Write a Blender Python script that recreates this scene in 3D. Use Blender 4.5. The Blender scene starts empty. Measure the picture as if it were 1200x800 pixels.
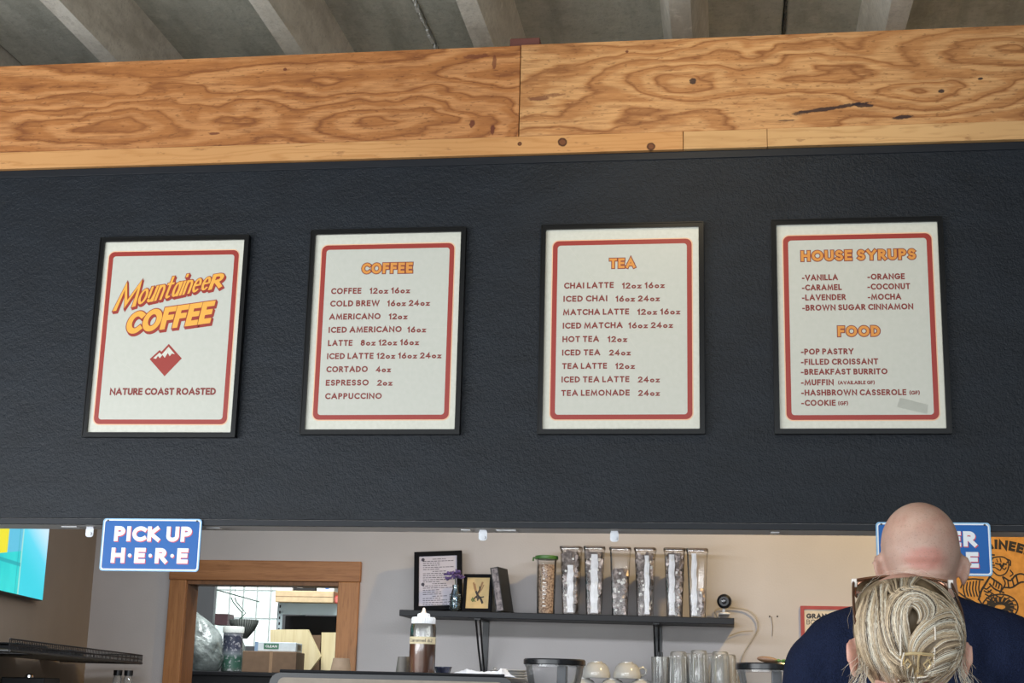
import bpy, bmesh, math, random
from mathutils import Vector, Matrix, Euler, Quaternion
random.seed(7)
SC = bpy.context.scene
COL = SC.collection
PI = math.pi

# ------------------------------------------------------------------ camera
CZ = 1.5                                   # eye height of the photographer
F = 1733.0                                 # focal length in pixels of a 1200 px wide frame
CR = Vector((0.9893971576599854, 0.14329849245845447, 0.023639087830883768))
CU = Vector((0.010491391592922311, -0.2328572067209223, 0.9724543444196101))
CW = Vector((-0.14485577350173492, 0.9618955573955335, 0.23189165906938125))
cam_d = bpy.data.cameras.new('camera')
cam = bpy.data.objects.new('camera', cam_d); COL.objects.link(cam)
cam_d.sensor_width = 36.0; cam_d.lens = F / 1200 * 36
cam_d.clip_start = 0.05
m = Matrix((CR, CU, -CW)).transposed().to_4x4(); m.translation = Vector((0, 0, CZ))
cam.matrix_world = m
SC.camera = cam

# ------------------------------------------------------------------ world, lights, exposure
SC.view_settings.view_transform = 'Standard'
SC.view_settings.look = 'None'
SC.view_settings.gamma = 1.0
SC.view_settings.use_curve_mapping = False
SC.view_settings.exposure = 0.0
w = bpy.data.worlds.new('world'); SC.world = w; w.use_nodes = True
bg = w.node_tree.nodes['Background']
bg.inputs[0].default_value = (0.80, 0.90, 1.0, 1); bg.inputs[1].default_value = 0.9

def area(name, loc, target, sx, sy, power, color, spread=180):
    l = bpy.data.lights.new(name, 'AREA'); l.shape = 'RECTANGLE'; l.size = sx; l.size_y = sy
    l.energy = power; l.color = color; l.spread = math.radians(spread)
    o = bpy.data.objects.new(name, l); COL.objects.link(o); o.location = loc
    o.rotation_euler = (Vector(target) - Vector(loc)).to_track_quat('-Z', 'Y').to_euler()
    return o
def spot(name, loc, target, power, color, angle=60, blend=0.6, r=0.05):
    l = bpy.data.lights.new(name, 'SPOT'); l.energy = power; l.color = color
    l.spot_size = math.radians(angle); l.spot_blend = blend; l.shadow_soft_size = r
    o = bpy.data.objects.new(name, l); COL.objects.link(o); o.location = loc
    o.rotation_euler = (Vector(target) - Vector(loc)).to_track_quat('-Z', 'Y').to_euler()
    return o
# daylight through the shop front behind the photographer
area('daylight_shop_front', (-0.8, -3.6, 1.75), (-0.3, 4.1, 2.2), 6.0, 2.8, 178, (0.92, 0.965, 1.0))
# daylight from the side windows, low and to the left, reaching the concrete ribs
area('daylight_side_window', (-3.3, 1.2, 1.7), (1.5, 4.4, 3.2), 3.0, 1.6, 105, (0.93, 0.97, 1.0))
# warm pendant over the queue, in front of the menu wall
spot('warm_track_lamp', (-0.15, 2.9, 3.45), (0.02, 4.11, 2.93), 16, (1.0, 0.80, 0.50), 80, 1.0, 0.06)
# warm lamp above the serving area, behind the bulkhead
spot('warm_kitchen_lamp', (0.95, 5.15, 3.25), (0.75, 6.4, 1.7), 118, (1.0, 0.67, 0.24), 140, 0.5, 0.05)
# added cool fill behind the bulkhead, standing in for daylight on the back wall
area('kitchen_cool_fill', (-0.9, 4.40, 2.28), (-0.8, 6.4, 1.45), 2.8, 0.10, 24, (0.90, 0.94, 1.0))
# added fill that brightens the store room, no real lamp there
area('store_room_fill', (-2.2, 7.0, 3.1), (-2.5, 8.0, 1.6), 0.9, 0.7, 46, (0.95, 0.98, 1.0))

# ------------------------------------------------------------------ helpers
def at(px, py, Y):
    """Point of the plane y=Y seen at a pixel of the 1200 x 800 photograph."""
    ray = CW + CR * ((px - 600) / F) - CU * ((py - 400) / F)
    s = Y / ray.y
    return Vector((ray.x * s, Y, CZ + ray.z * s))
def atz(px, py, Z):
    ray = CW + CR * ((px - 600) / F) - CU * ((py - 400) / F)
    s = (Z - CZ) / ray.z
    return Vector((ray.x * s, ray.y * s, Z))

class MB:
    def __init__(s): s.v = []; s.f = []; s.m = []
    def add(s, vs, fs, mi=0):
        b = len(s.v); s.v += [tuple(v) for v in vs]
        s.f += [tuple(i + b for i in f) for f in fs]; s.m += [mi] * len(fs); return s
    def box(s, a, b, mi=0, rz=0, bev=0):
        x0, y0, z0 = a; x1, y1, z1 = b
        if x0 > x1: x0, x1 = x1, x0
        if y0 > y1: y0, y1 = y1, y0
        if z0 > z1: z0, z1 = z1, z0
        if bev > 0:
            bv = min(bev, (x1-x0)*.45, (y1-y0)*.45, (z1-z0)*.45)
            bm = bmesh.new(); bmesh.ops.create_cube(bm, size=1)
            for v in bm.verts:
                v.co = Vector(((x0+x1)/2 + v.co.x*(x1-x0), (y0+y1)/2 + v.co.y*(y1-y0), (z0+z1)/2 + v.co.z*(z1-z0)))
            bmesh.ops.bevel(bm, geom=list(bm.edges), offset=bv, segments=2, profile=.5, affect='EDGES')
            bm.verts.ensure_lookup_table()
            s.add([v.co[:] for v in bm.verts], [[v.index for v in f.verts] for f in bm.faces], mi); bm.free()
            return s
        vs = [(x0,y0,z0),(x1,y0,z0),(x1,y1,z0),(x0,y1,z0),(x0,y0,z1),(x1,y0,z1),(x1,y1,z1),(x0,y1,z1)]
        s.add(vs, [(0,3,2,1),(4,5,6,7),(0,1,5,4),(1,2,6,5),(2,3,7,6),(3,0,4,7)], mi); return s
    def prism(s, poly, y0, y1, mi=0):
        """poly of (x,z) extruded from y0 (front) to y1."""
        n = len(poly)
        vs = [(x, y0, z) for x, z in poly] + [(x, y1, z) for x, z in poly]
        fs = [tuple(range(n)), tuple(range(2*n-1, n-1, -1))] + [(i, i+n, (i+1) % n + n, (i+1) % n) for i in range(n)]
        s.add(vs, fs, mi); return s
    def lathe(s, prof, c=(0,0,0), n=32, mi=0, sx=1, sy=1, axis=None, close=True):
        """prof: list of (r, z)."""
        vs = []; fs = []
        for r, z in prof:
            for k in range(n):
                a = 2*PI*k/n; vs.append(Vector((r*math.cos(a)*sx, r*math.sin(a)*sy, z)))
        for i in range(len(prof)-1):
            for k in range(n):
                k2 = (k+1) % n; fs.append((i*n+k, i*n+k2, (i+1)*n+k2, (i+1)*n+k))
        if close:
            fs.append(tuple(range(n-1, -1, -1))); b = (len(prof)-1)*n; fs.append(tuple(range(b, b+n)))
        if axis is not None:
            q = Vector((0,0,1)).rotation_difference(Vector(axis)); vs = [q @ v for v in vs]
        s.add([v + Vector(c) for v in vs], fs, mi); return s
    def tube(s, pts, r, n=8, mi=0, caps=True, closed=False, flat=1.0, up=None):
        pts = [Vector(p) for p in pts]; N = len(pts)
        rr = r if isinstance(r, (list, tuple)) else [r]*N
        vs = []; prev = None
        for i, p in enumerate(pts):
            if closed: t = pts[(i+1) % N] - pts[i-1]
            else: t = pts[min(i+1, N-1)] - pts[max(i-1, 0)]
            if t.length < 1e-9: t = Vector((0,0,1))
            t.normalize()
            if prev is None:
                a = Vector(up) if up else (Vector((0,0,1)) if abs(t.z) < .9 else Vector((1,0,0)))
            else: a = prev
            a = (a - t*a.dot(t))
            if a.length < 1e-6: a = t.orthogonal()
            a.normalize(); prev = a; b = t.cross(a)
            for k in range(n):
                th = 2*PI*k/n; vs.append(p + (a*math.cos(th)*flat + b*math.sin(th))*rr[i])
        fs = []
        for i in range(N if closed else N-1):
            j = (i+1) % N
            for k in range(n):
                k2 = (k+1) % n; fs.append((i*n+k, i*n+k2, j*n+k2, j*n+k))
        if caps and not closed:
            fs.append(tuple(range(n-1,-1,-1))); fs.append(tuple(range((N-1)*n, N*n)))
        s.add(vs, fs, mi); return s
    def ell(s, c, r, mi=0, rot=None, nu=20, nv=12):
        vs = [Vector((0,0,1))]; fs = []
        for i in range(1, nv):
            ph = PI*i/nv
            for k in range(nu):
                a = 2*PI*k/nu; vs.append(Vector((math.sin(ph)*math.cos(a), math.sin(ph)*math.sin(a), math.cos(ph))))
        vs.append(Vector((0,0,-1))); e = len(vs)-1
        for k in range(nu):
            k2 = (k+1) % nu; fs.append((0, 1+k, 1+k2)); fs.append((e, 1+(nv-2)*nu+k2, 1+(nv-2)*nu+k))
            for i in range(nv-2):
                fs.append((1+i*nu+k, 1+(i+1)*nu+k, 1+(i+1)*nu+k2, 1+i*nu+k2))
        if isinstance(r, (int, float)): r = (r,r,r)
        R = Euler(rot).to_matrix() if rot else Matrix.Identity(3)
        s.add([R @ Vector((v.x*r[0], v.y*r[1], v.z*r[2])) + Vector(c) for v in vs], fs, mi); return s
    def build(s, name, mats, parent=None, smooth=False, loc=None):
        me = bpy.data.meshes.new(name)
        me.from_pydata(s.v, [], s.f)
        if not isinstance(mats, (list, tuple)): mats = [mats]
        for mt in mats: me.materials.append(mt)
        if len(mats) > 1: me.polygons.foreach_set('material_index', s.m)
        bm = bmesh.new(); bm.from_mesh(me); bmesh.ops.recalc_face_normals(bm, faces=bm.faces); bm.to_mesh(me); bm.free()
        if smooth:
            me.polygons.foreach_set('use_smooth', [True]*len(me.polygons))
            try: me.set_sharp_from_angle(angle=math.radians(40))
            except Exception: pass
        o = bpy.data.objects.new(name, me); COL.objects.link(o)
        if parent: o.parent = parent
        if loc is not None: o.location = loc
        return o

def tag(o, label=None, cat=None, group=None, kind=None):
    if label: o['label'] = label
    if cat: o['category'] = cat
    if group: o['group'] = group
    if kind: o['kind'] = kind
    return o
def thing(name, label, cat, loc=(0,0,0), rz=0, group=None):
    o = bpy.data.objects.new(name, None); COL.objects.link(o); o.location = loc; o.rotation_euler = (0,0,rz)
    o.empty_display_size = .05
    return tag(o, label, cat, group)
def copy_tree(o, parent=None):
    c = o.copy(); COL.objects.link(c)
    if parent: c.parent = parent
    for ch in list(o.children): copy_tree(ch, c)
    return c
def rrect(x0, z0, x1, z1, r, n=5):
    pts = []
    for cx, cz, a0 in ((x1-r, z1-r, 0), (x0+r, z1-r, 90), (x0+r, z0+r, 180), (x1-r, z0+r, 270)):
        for i in range(n+1):
            a = math.radians(a0 + 90*i/n); pts.append((cx + r*math.cos(a), cz + r*math.sin(a)))
    return pts
def ring(mb, outer, inner, y, mi=0, y2=None):
    n = len(outer)
    vs = [(x, y, z) for x, z in outer] + [(x, y, z) for x, z in inner]
    mb.add(vs, [(i, (i+1) % n, (i+1) % n + n, i+n) for i in range(n)], mi)
    if y2 is not None:
        mb.add([(x, y, z) for x, z in outer] + [(x, y2, z) for x, z in outer], [(i, (i+1) % n, (i+1) % n + n, i+n) for i in range(n)], mi)
        mb.add([(x, y, z) for x, z in inner] + [(x, y2, z) for x, z in inner], [(i, (i+1) % n, (i+1) % n + n, i+n) for i in range(n)], mi)
    return mb

# ------------------------------------------------------------------ materials
class E:
    """tiny shader-math expression wrapper"""
    def __init__(s, nt, k): s.nt = nt; s.k = k
    def _m(s, op, *a):
        n = s.nt.nodes.new('ShaderNodeMath'); n.operation = op
        for i, x in enumerate((s,) + a):
            if isinstance(x, E): s.nt.links.new(x.k, n.inputs[i])
            else: n.inputs[i].default_value = x
        return E(s.nt, n.outputs[0])
    def __add__(s, o): return s._m('ADD', o)
    __radd__ = __add__
    def __sub__(s, o): return s._m('SUBTRACT', o)
    def __rsub__(s, o): return (s*-1.0) + o
    def __mul__(s, o): return s._m('MULTIPLY', o)
    __rmul__ = __mul__
    def __truediv__(s, o): return s._m('DIVIDE', o)
    def sqrt(s): return s._m('SQRT')
    def sin(s): return s._m('SINE')
    def abs(s): return s._m('ABSOLUTE')
    def fract(s): return s._m('FRACT')
    def min(s, o): return s._m('MINIMUM', o)
    def max(s, o): return s._m('MAXIMUM', o)
    def smin(s, o, k): return s._m('SMOOTH_MIN', o, k)
    def lt(s, o): return s._m('LESS_THAN', o)
    def gt(s, o): return s._m('GREATER_THAN', o)
    def pw(s, o): return s._m('POWER', o)
    def step(s, a, b):                       # smooth ramp 0..1 between a and b
        n = s.nt.nodes.new('ShaderNodeMapRange'); n.interpolation_type = 'SMOOTHSTEP'
        s.nt.links.new(s.k, n.inputs['Value']); n.inputs['From Min'].default_value = a; n.inputs['From Max'].default_value = b
        return E(s.nt, n.outputs['Result'])
class Mat:
    def __init__(s, name, color=(.5,.5,.5), rough=.5, metal=0, spec=.5, coat=0, emis=None, estr=0, trans=0, sss=0):
        s.m = bpy.data.materials.new(name); s.m.use_nodes = True; s.nt = s.m.node_tree
        s.b = s.nt.nodes['Principled BSDF']; b = s.b.inputs
        b['Base Color'].default_value = (*color, 1); b['Roughness'].default_value = rough; b['Metallic'].default_value = metal
        b['Specular IOR Level'].default_value = spec; b['Coat Weight'].default_value = coat
        b['Transmission Weight'].default_value = trans
        if sss: b['Subsurface Weight'].default_value = sss; b['Subsurface Radius'].default_value = (.01,.004,.002); b['Subsurface Scale'].default_value = 1
        if emis: b['Emission Color'].default_value = (*emis, 1); b['Emission Strength'].default_value = estr
        s.m.diffuse_color = (*color, 1)
    def new(s, t): return s.nt.nodes.new(t)
    def link(s, a, b): s.nt.links.new(a.k if isinstance(a, E) else a, b)
    def xyz(s, scale=(1,1,1), kind='Object'):
        t = s.new('ShaderNodeTexCoord'); mp = s.new('ShaderNodeMapping'); mp.inputs['Scale'].default_value = scale
        s.link(t.outputs[kind], mp.inputs[0]); sp = s.new('ShaderNodeSeparateXYZ'); s.link(mp.outputs[0], sp.inputs[0])
        s.vec = mp.outputs[0]
        return E(s.nt, sp.outputs[0]), E(s.nt, sp.outputs[1]), E(s.nt, sp.outputs[2])
    def noise(s, scale, detail=4, rough=.5, stretch=(1,1,1), off=(0,0,0), kind='Object', dist=0):
        t = s.new('ShaderNodeTexCoord'); mp = s.new('ShaderNodeMapping'); mp.inputs['Scale'].default_value = stretch
        mp.inputs['Location'].default_value = off
        s.link(t.outputs[kind], mp.inputs[0]); n = s.new('ShaderNodeTexNoise')
        n.inputs['Scale'].default_value = scale; n.inputs['Detail'].default_value = detail; n.inputs['Roughness'].default_value = rough
        n.inputs['Distortion'].default_value = dist
        s.link(mp.outputs[0], n.inputs['Vector']); return E(s.nt, n.outputs[0])
    def ramp(s, fac, stops):
        r = s.new('ShaderNodeValToRGB'); el = r.color_ramp.elements
        while len(el) < len(stops): el.new(.5)
        for e, (p, c) in zip(el, stops): e.position = p; e.color = (*c, 1)
        s.link(fac, r.inputs[0]); return r.outputs[0]
    def mix(s, fac, a, b, mode='MIX'):
        n = s.new('ShaderNodeMix'); n.data_type = 'RGBA'; n.blend_type = mode
        for x, i in ((fac, n.inputs[0]), (a, n.inputs[6]), (b, n.inputs[7])):
            if isinstance(x, E): s.link(x.k, i)
            elif isinstance(x, (int, float)): i.default_value = x
            elif isinstance(x, tuple): i.default_value = (*x, 1)
            else: s.link(x, i)
        return n.outputs[2]
    def color(s, c): s.link(c, s.b.inputs['Base Color']); return s
    def bump(s, h, strength=.3, dist=.002):
        n = s.new('ShaderNodeBump'); n.inputs['Strength'].default_value = strength; n.inputs['Distance'].default_value = dist
        s.link(h, n.inputs['Height']); s.link(n.outputs[0], s.b.inputs['Normal']); return s
    def mottled(s, c1, c2, scale=8, lo=.35, hi=.65, **k):
        n = s.noise(scale, **k); s.color(s.ramp(n, [(lo, c1), (hi, c2)])); return s
def srgb(r, g, b):
    f = lambda c: (c/255/12.92) if c/255 <= .04045 else ((c/255+.055)/1.055)**2.4
    return (f(r), f(g), f(b))
def plain(name, rgb, rough=.5, **k):
    M_ = Mat(name, srgb(*rgb), rough, **k)
    n = M_.noise(30, 3); c = srgb(*rgb)
    M_.color(M_.ramp(n, [(.3, tuple(x*.9 for x in c)), (.7, tuple(min(1, x*1.08) for x in c))]))
    return M_.m
def clear(name, tint=(1,1,1), ior=1.3, rough=.03, base=.0, whiten=0):
    """clear plastic or glass: see-through, mirror-like at a glance"""
    mt = bpy.data.materials.new(name); mt.use_nodes = True; nt = mt.node_tree; nt.nodes.remove(nt.nodes['Principled BSDF'])
    out = nt.nodes['Material Output']; tr = nt.nodes.new('ShaderNodeBsdfTransparent'); gl = nt.nodes.new('ShaderNodeBsdfGlossy')
    tr.inputs[0].default_value = (*tint, 1); gl.inputs['Roughness'].default_value = rough
    fr = nt.nodes.new('ShaderNodeFresnel'); fr.inputs[0].default_value = ior
    mx = nt.nodes.new('ShaderNodeMixShader')
    a = nt.nodes.new('ShaderNodeMath'); a.operation = 'ADD'; a.inputs[1].default_value = base
    nt.links.new(fr.outputs[0], a.inputs[0]); nt.links.new(a.outputs[0], mx.inputs[0])
    nt.links.new(tr.outputs[0], mx.inputs[1]); nt.links.new(gl.outputs[0], mx.inputs[2]); nt.links.new(mx.outputs[0], out.inputs[0])
    if whiten:                                  # white diffuse mixed in to brighten clear parts that look too dark
        df_ = nt.nodes.new('ShaderNodeBsdfDiffuse'); df_.inputs[0].default_value = (.9,.9,.9,1); m2 = nt.nodes.new('ShaderNodeMixShader'); m2.inputs[0].default_value = whiten
        nt.links.new(mx.outputs[0], m2.inputs[1]); nt.links.new(df_.outputs[0], m2.inputs[2]); nt.links.new(m2.outputs[0], out.inputs[0])
    return mt

# black painted wall with roller texture
M = Mat('black_wall_paint', srgb(20,26,36), .42, spec=.26)
a = M.noise(95, 5, .6); b = M.noise(7, 3, stretch=(1,1,2.2)); c = M.noise(260, 2)
M.color(M.ramp(b, [(.3, srgb(20,25,32)), (.7, srgb(26,32,40))]))
M.bump(a*1.0 + b*.5 + c*.6, .62, .0035); BLACKWALL = M.m
M = Mat('black_wood_trim', srgb(19,24,32), .5, spec=.35)
M.bump(M.noise(60, 3, stretch=(.2,1,1)), .4, .002); BLACKTRIM = M.m

# plywood: nested growth-ring contours
def plywood(name, centers, tones, seed, defects=()):
    M = Mat(name, (.6,.35,.15), .55, spec=.3)
    x, y, z = M.xyz()
    wob = M.noise(2.2, 3, .55, stretch=(1,1,2.4), off=(seed,0,0)) - .5
    wob2 = M.noise(7, 3, .6, stretch=(.5,1,1.6), off=(seed,3,0)) - .5
    fld = None
    for cx, cz, sx, sz, base in centers:
        dx = (x - cx + wob*.42)/sx; dz = (z - cz + wob*.12)/sz
        d = (dx*dx + dz*dz + .02).sqrt() + base
        fld = d if fld is None else fld.smin(d, .35)
    fld = fld + wob*1.3 + wob2*.45
    fine0 = M.noise(14, 4, .6, stretch=(.3,1,2.2), off=(seed,9,0))
    band = (fld*2.3 + fine0*.75).fract()
    c_l, c_m, c_d = tones
    col = M.ramp(band, [(0, c_l), (.26, c_l), (.46, c_m), (.66, c_m), (.80, c_d), (.88, c_m), (1.0, c_l)])
    fine = M.noise(30, 5, .65, stretch=(.22,1,2.6))
    col = M.mix((fine.step(.40, .72))*.62, col, c_d)
    fib = M.noise(120, 3, .7, stretch=(.12,1,1.6)); col = M.mix(fib.step(.45, .75)*.35, col, c_d); col = M.mix((1.0-fib.step(.30, .45))*.35, col, tuple(min(1, v*1.25) for v in c_l))
    big = M.noise(1.6, 2, off=(seed,7,1))
    col = M.mix(big.step(.45, .75)*.4, col, c_m)
    speck = M.noise(150, 2, .5, stretch=(.35,1,1))
    col = M.mix(speck.step(.60, .72)*.45, col, tuple(v*.45 for v in c_d))
    for (kx, kz, rx, rz, tilt, cc, st) in defects:
        u = (x-kx) + (z-kz)*tilt; v = (z-kz) - (x-kx)*tilt
        dd = ((u/rx)*(u/rx) + (v/rz)*(v/rz)).sqrt() + (M.noise(60, 4, .7, stretch=(.45,1,1)) - .5)*2.6
        col = M.mix((1.0 - dd.step(.75, 1.15))*st, col, cc)
    M.color(col); M.bump(fine + band*.25, .2, .0015)
    return M.m
def lumber(name, tones, seed, knots):
    M = Mat(name, (.7,.45,.2), .6, spec=.3)
    x, y, z = M.xyz(); n = M.noise(3, 3, .5, stretch=(.6,1,6), off=(seed,0,0))
    band = (z*55 + n*7).fract()
    col = M.ramp(band, [(0, tones[1]), (.3, tones[0]), (.8, tones[0]), (1, tones[1])])
    col = M.mix(M.noise(2, 2, off=(seed,1,0)).step(.4, .7)*.5, col, tones[1])
    sp = M.noise(60, 3, .6, stretch=(.3,1,1)); col = M.mix(sp.step(.62, .74)*.5, col, tones[2])
    for kx, kz, r in knots:
        d = ((x-kx)*(x-kx) + (z-kz)*(z-kz)).sqrt()
        d = d + (M.noise(70, 3) - .5)*r*.5
        col = M.mix(1.0 - d.step(r*.9, r*1.15), col, tuple(v*.45 for v in tones[2]))
        col = M.mix(1.0 - d.step(r*.55, r*.75), col, tones[2])
    M.color(col); M.bump(sp, .25, .0015); return M.m

# concrete
def concrete(name, c1, c2, c3, seed=0):
    M = Mat(name, c1, .85, spec=.2)
    n1 = M.noise(1.5, 5, .6, off=(seed,0,0), stretch=(1,.6,1)); n2 = M.noise(7, 5, .65, off=(seed,4,0), stretch=(1,.25,1)); n3 = M.noise(60, 4, .7)
    col = M.ramp(n1, [(.32, c1), (.66, c2)])
    col = M.mix(n2.step(.42, .7)*.8, col, c3)
    n4 = M.noise(16, 5, .7, off=(seed,2,0)); col = M.mix(n4.step(.5, .72)*.5, col, tuple(v*.72 for v in c1)); col = M.mix((1.0-n4.step(.3, .46))*.4, col, tuple(min(.95, v*1.18) for v in c2))
    col = M.mix(n3.step(.5, .72)*.4, col, tuple(v*.6 for v in c1))
    col = M.mix((1.0 - M.noise(180, 2).step(.27, .31))*.55, col, tuple(v*.25 for v in c1))
    M.color(col); M.bump(n2*2.0 + n3, .4, .006); return M.m
DECK = concrete('concrete_deck', srgb(172,171,160), srgb(196,195,183), srgb(150,149,138))
RIB = concrete('concrete_rib', srgb(206,200,188), srgb(226,221,210), srgb(178,171,158), 5)

def wallpaint(name, rgb, rough=.7):
    M = Mat(name, srgb(*rgb), rough); c = srgb(*rgb)
    n = M.noise(3, 4); M.color(M.ramp(n, [(.3, tuple(v*.93 for v in c)), (.7, tuple(v*1.04 for v in c))]))
    M.bump(M.noise(140, 3), .25, .002); return M.m
WALLGREY = wallpaint('grey_wall_paint', (186,181,180)); WALLTAUPE = wallpaint('taupe_wall_paint', (150,135,120))
WALLWHITE = wallpaint('white_wall_paint', (205,204,198)); GREYSOFFIT = wallpaint('grey_soffit_underside', (214,212,214))
FLOORM = concrete('polished_concrete_floor', srgb(120,112,102), srgb(140,132,122), srgb(110,104,96), 9)

def oak(name, c1, c2, c3, vertical=True, k=1):
    M = Mat(name, c1, .5, spec=.35)
    st = (9,9,.5) if vertical else (.5,9,9)
    n = M.noise(6*k, 4, .6, stretch=st); n2 = M.noise(25*k, 4, .6, stretch=st)
    col = M.ramp(n, [(.35, c1), (.62, c2)]); col = M.mix(n2.step(.5, .7)*.55, col, c3)
    M.color(col); M.bump(n2, .2, .001); return M.m
OAKV = oak('oak_door_casing', srgb(158,108,68), srgb(176,124,80), srgb(122,78,44))
OAKH = oak('oak_door_header', srgb(152,102,62), srgb(170,118,76), srgb(120,76,44), False)
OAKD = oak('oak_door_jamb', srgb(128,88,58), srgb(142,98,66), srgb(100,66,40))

BLK = Mat('black_satin', srgb(22,23,27), .35).m
BLKMAT = Mat('black_matte', srgb(24,25,28), .6).m
FRAMEMAT = Mat('black_matte_frame', srgb(12,12,15), .7, spec=.15).m
FRAMEBLK = Mat('black_poster_frame', srgb(9,10,12), .3, spec=.3).m
STEEL = Mat('brushed_steel', srgb(190,190,188), .25, metal=1).m
CHROME = Mat('chrome', srgb(220,220,220), .08, metal=1).m
WHITEP = plain('white_plastic', (235,236,238), .35)
CARD = plain('brown_cardboard', (158,128,98), .8)
CARDD = plain('dark_cardboard', (122,98,76), .8)
CARDL = plain('pale_cardboard', (214,190,150), .8)
# ------------------------------------------------------------------ the setting
YW = 4.11                                   # face of the bulkhead with the menu boards
Z0, Z1, Z2 = 1.955, 3.058, 3.408            # bulkhead bottom, bottom of the timber, top of the timber
KC = Vector((-2.85, 6.40, 0))               # far left corner of the serving area
KA = math.atan2(-.982, .189)                # direction of its left wall, towards the camera

def struct(name, mb, mt, parent=None, **k):
    o = mb.build(name, mt, parent, **k)
    if not parent: o['kind'] = 'structure'
    return o
mb = MB().box((-6, -4.2, -.1), (5, 10.5, 0)); struct('floor', mb, FLOORM)

# concrete ceiling: soffit panels between joints, tapered ribs hanging from them
ZR, ZD = CZ + 2.15, CZ + 2.37
ceil = struct('ceiling', MB().box((-6, -4.2, ZD + .12), (5, 10.5, ZD + .2)), DECK)
joints = [-5.4, -4.1, atz(6, 60, ZD).x, atz(511, 57, ZD).x, atz(918, 40, ZD).x, 1.55, 2.75, 4.0]
for i in range(len(joints) - 1):
    a, b = joints[i] + .006, joints[i+1] - .006
    mb = MB().box((a, -4.2, ZD + (.004 if i % 2 else 0)), (b, 10.5, ZD + .119), bev=.006)
    mb.build('ceiling_panel', DECK, ceil)
ribs = [atz(px, py, ZR).x for px, py in ((129, 73), (346, 64), (568, 57), (800, 49), (1049, 36))]
sp = ribs[1] - ribs[0]
ribs = [ribs[0] - 3*sp, ribs[0] - 2*sp, ribs[0] - sp] + ribs + [ribs[-1] + sp*k for k in (1, 2, 3, 4)]
for i, x in enumerate(ribs):
    mb = MB(); n = 40; pr = []
    for j in range(n + 1):
        y = -4.2 + 14.7*j/n; wv = .004*math.sin(j*1.7 + i); t = .033 + wv*.5
        pr.append([(x-.085, y, ZD+.01), (x-.040+wv, y, ZR+.03), (x-t, y, ZR), (x+t, y, ZR), (x+.040+wv, y, ZR+.03), (x+.085, y, ZD+.01)])
    vs = [p for r in pr for p in r]
    fs = [(j*6+k, j*6+k+1, (j+1)*6+k+1, (j+1)*6+k) for j in range(n) for k in range(5)]
    fs += [(j*6+5, j*6, (j+1)*6, (j+1)*6+5) for j in range(n)] + [(0,1,2,3,4,5), tuple(n*6+k for k in range(6))]
    mb.add(vs, fs); o = mb.build('rib', RIB, ceil)
# crumbling joint filler by the third rib
M = Mat('joint_filler', srgb(205,205,200), .8); FILL = M.m
mb = MB(); rnd = random.Random(3); jx = joints[3]
for k in range(26):
    y = 4.6 + k*.035; wd = rnd.uniform(.003, .011)
    mb.box((jx + .002 - wd, y, ZD - rnd.uniform(.003,.012)), (jx + .002 + wd*.4, y + rnd.uniform(.015,.034), ZD + .02))
o = mb.build('joint_filler', FILL, ceil); o['label'] = 'ragged pale filler in the ceiling joint'
mb = MB(); rnd = random.Random(5); jx = joints[4]
for k in range(30):
    y = 4.4 + k*.05
    mb.tube([(jx + rnd.uniform(-.002,.002), y, ZD - .004), (jx + rnd.uniform(-.002,.002), y + .045, ZD - .006)], rnd.uniform(.003,.006), 5)
mb.build('joint_rope', plain('dark_sealant', (52,52,50), .7), ceil)['label'] = 'dark sealant rope in the ceiling joint'

# bulkhead: black lower face, timber above, grey underside
bulk = struct('wall_front', MB().box((-3.4, YW, Z0 + .018), (3.2, YW + .12, Z1)), BLACKWALL)
MB().box((-3.4, YW + .004, Z0 - .002), (3.2, YW + .125, Z0 + .0165), 0).build('underside_board', GREYSOFFIT, bulk)['label'] = 'grey painted underside board of the black bulkhead'
MB().box((-3.4, YW - .006, Z0 - .002), (3.2, YW + .004, Z0 + .0150), bev=.001).build('bottom_trim', BLACKTRIM, bulk)
MB().box((-3.4, YW - .004, Z1 - .024), (3.2, YW + .01, Z1 - .001), bev=.001).build('top_trim', BLACKTRIM, bulk)
zl = CZ + (at(610, 162, YW).z - CZ)         # top of the lumber strip
xj = at(610, 100, YW).x; xa = at(801, 170, YW).x; xb = at(899, 165, YW).x
T_L = (srgb(204,144,90), srgb(178,116,64), srgb(134,80,42)); T_R = (srgb(211,160,106), srgb(188,132,80), srgb(142,90,50))
c = lambda px, py: (at(px, py, YW).x, at(px, py, YW).z)
def cc(px, py, sx, sz, b=0): return (*c(px, py), sx, sz, b)
def df(px, py, rx, rz, tilt, col, st=.9): return (*c(px, py), rx, rz, tilt, col, st)
RB = srgb(104,52,34); DK = srgb(38,28,34)
PL1 = plywood('plywood_nested_ovals', [cc(130,152,.55,.085), cc(440,146,.30,.085), cc(250,40,.9,.13,.5)], T_L, 1.3,
    [df(557,68,.045,.007,0,RB,.7), df(580,75,.006,.025,0,RB,.7), df(554,147,.008,.012,0,RB), df(578,153,.007,.02,0,RB), df(335,83,.006,.005,0,RB), df(253,158,.02,.004,0,RB,.8), df(620,120,.02,.01,0,RB,.6)])
PL2 = plywood('plywood_wavy_grain', [cc(812,95,.20,.06), cc(1085,108,.22,.05), cc(960,92,.5,.07,.3), cc(1185,60,.3,.08), cc(700,200,.9,.20,.4)], T_R, 4.1,
    [df(632,117,.035,.008,0,RB,.7), df(650,113,.03,.006,0,RB,.6), df(812,97,.009,.008,0,DK), df(965,130,.125,.0065,.13,DK), df(1010,125,.03,.006,-.1,DK), df(1060,139,.028,.006,.1,DK), df(1103,109,.010,.007,0,DK), df(1148,94,.007,.004,0,DK), df(735,62,.007,.006,0,RB), df(920,143,.03,.003,0,DK,.7), df(1185,158,.05,.003,0,DK,.4)])
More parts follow.
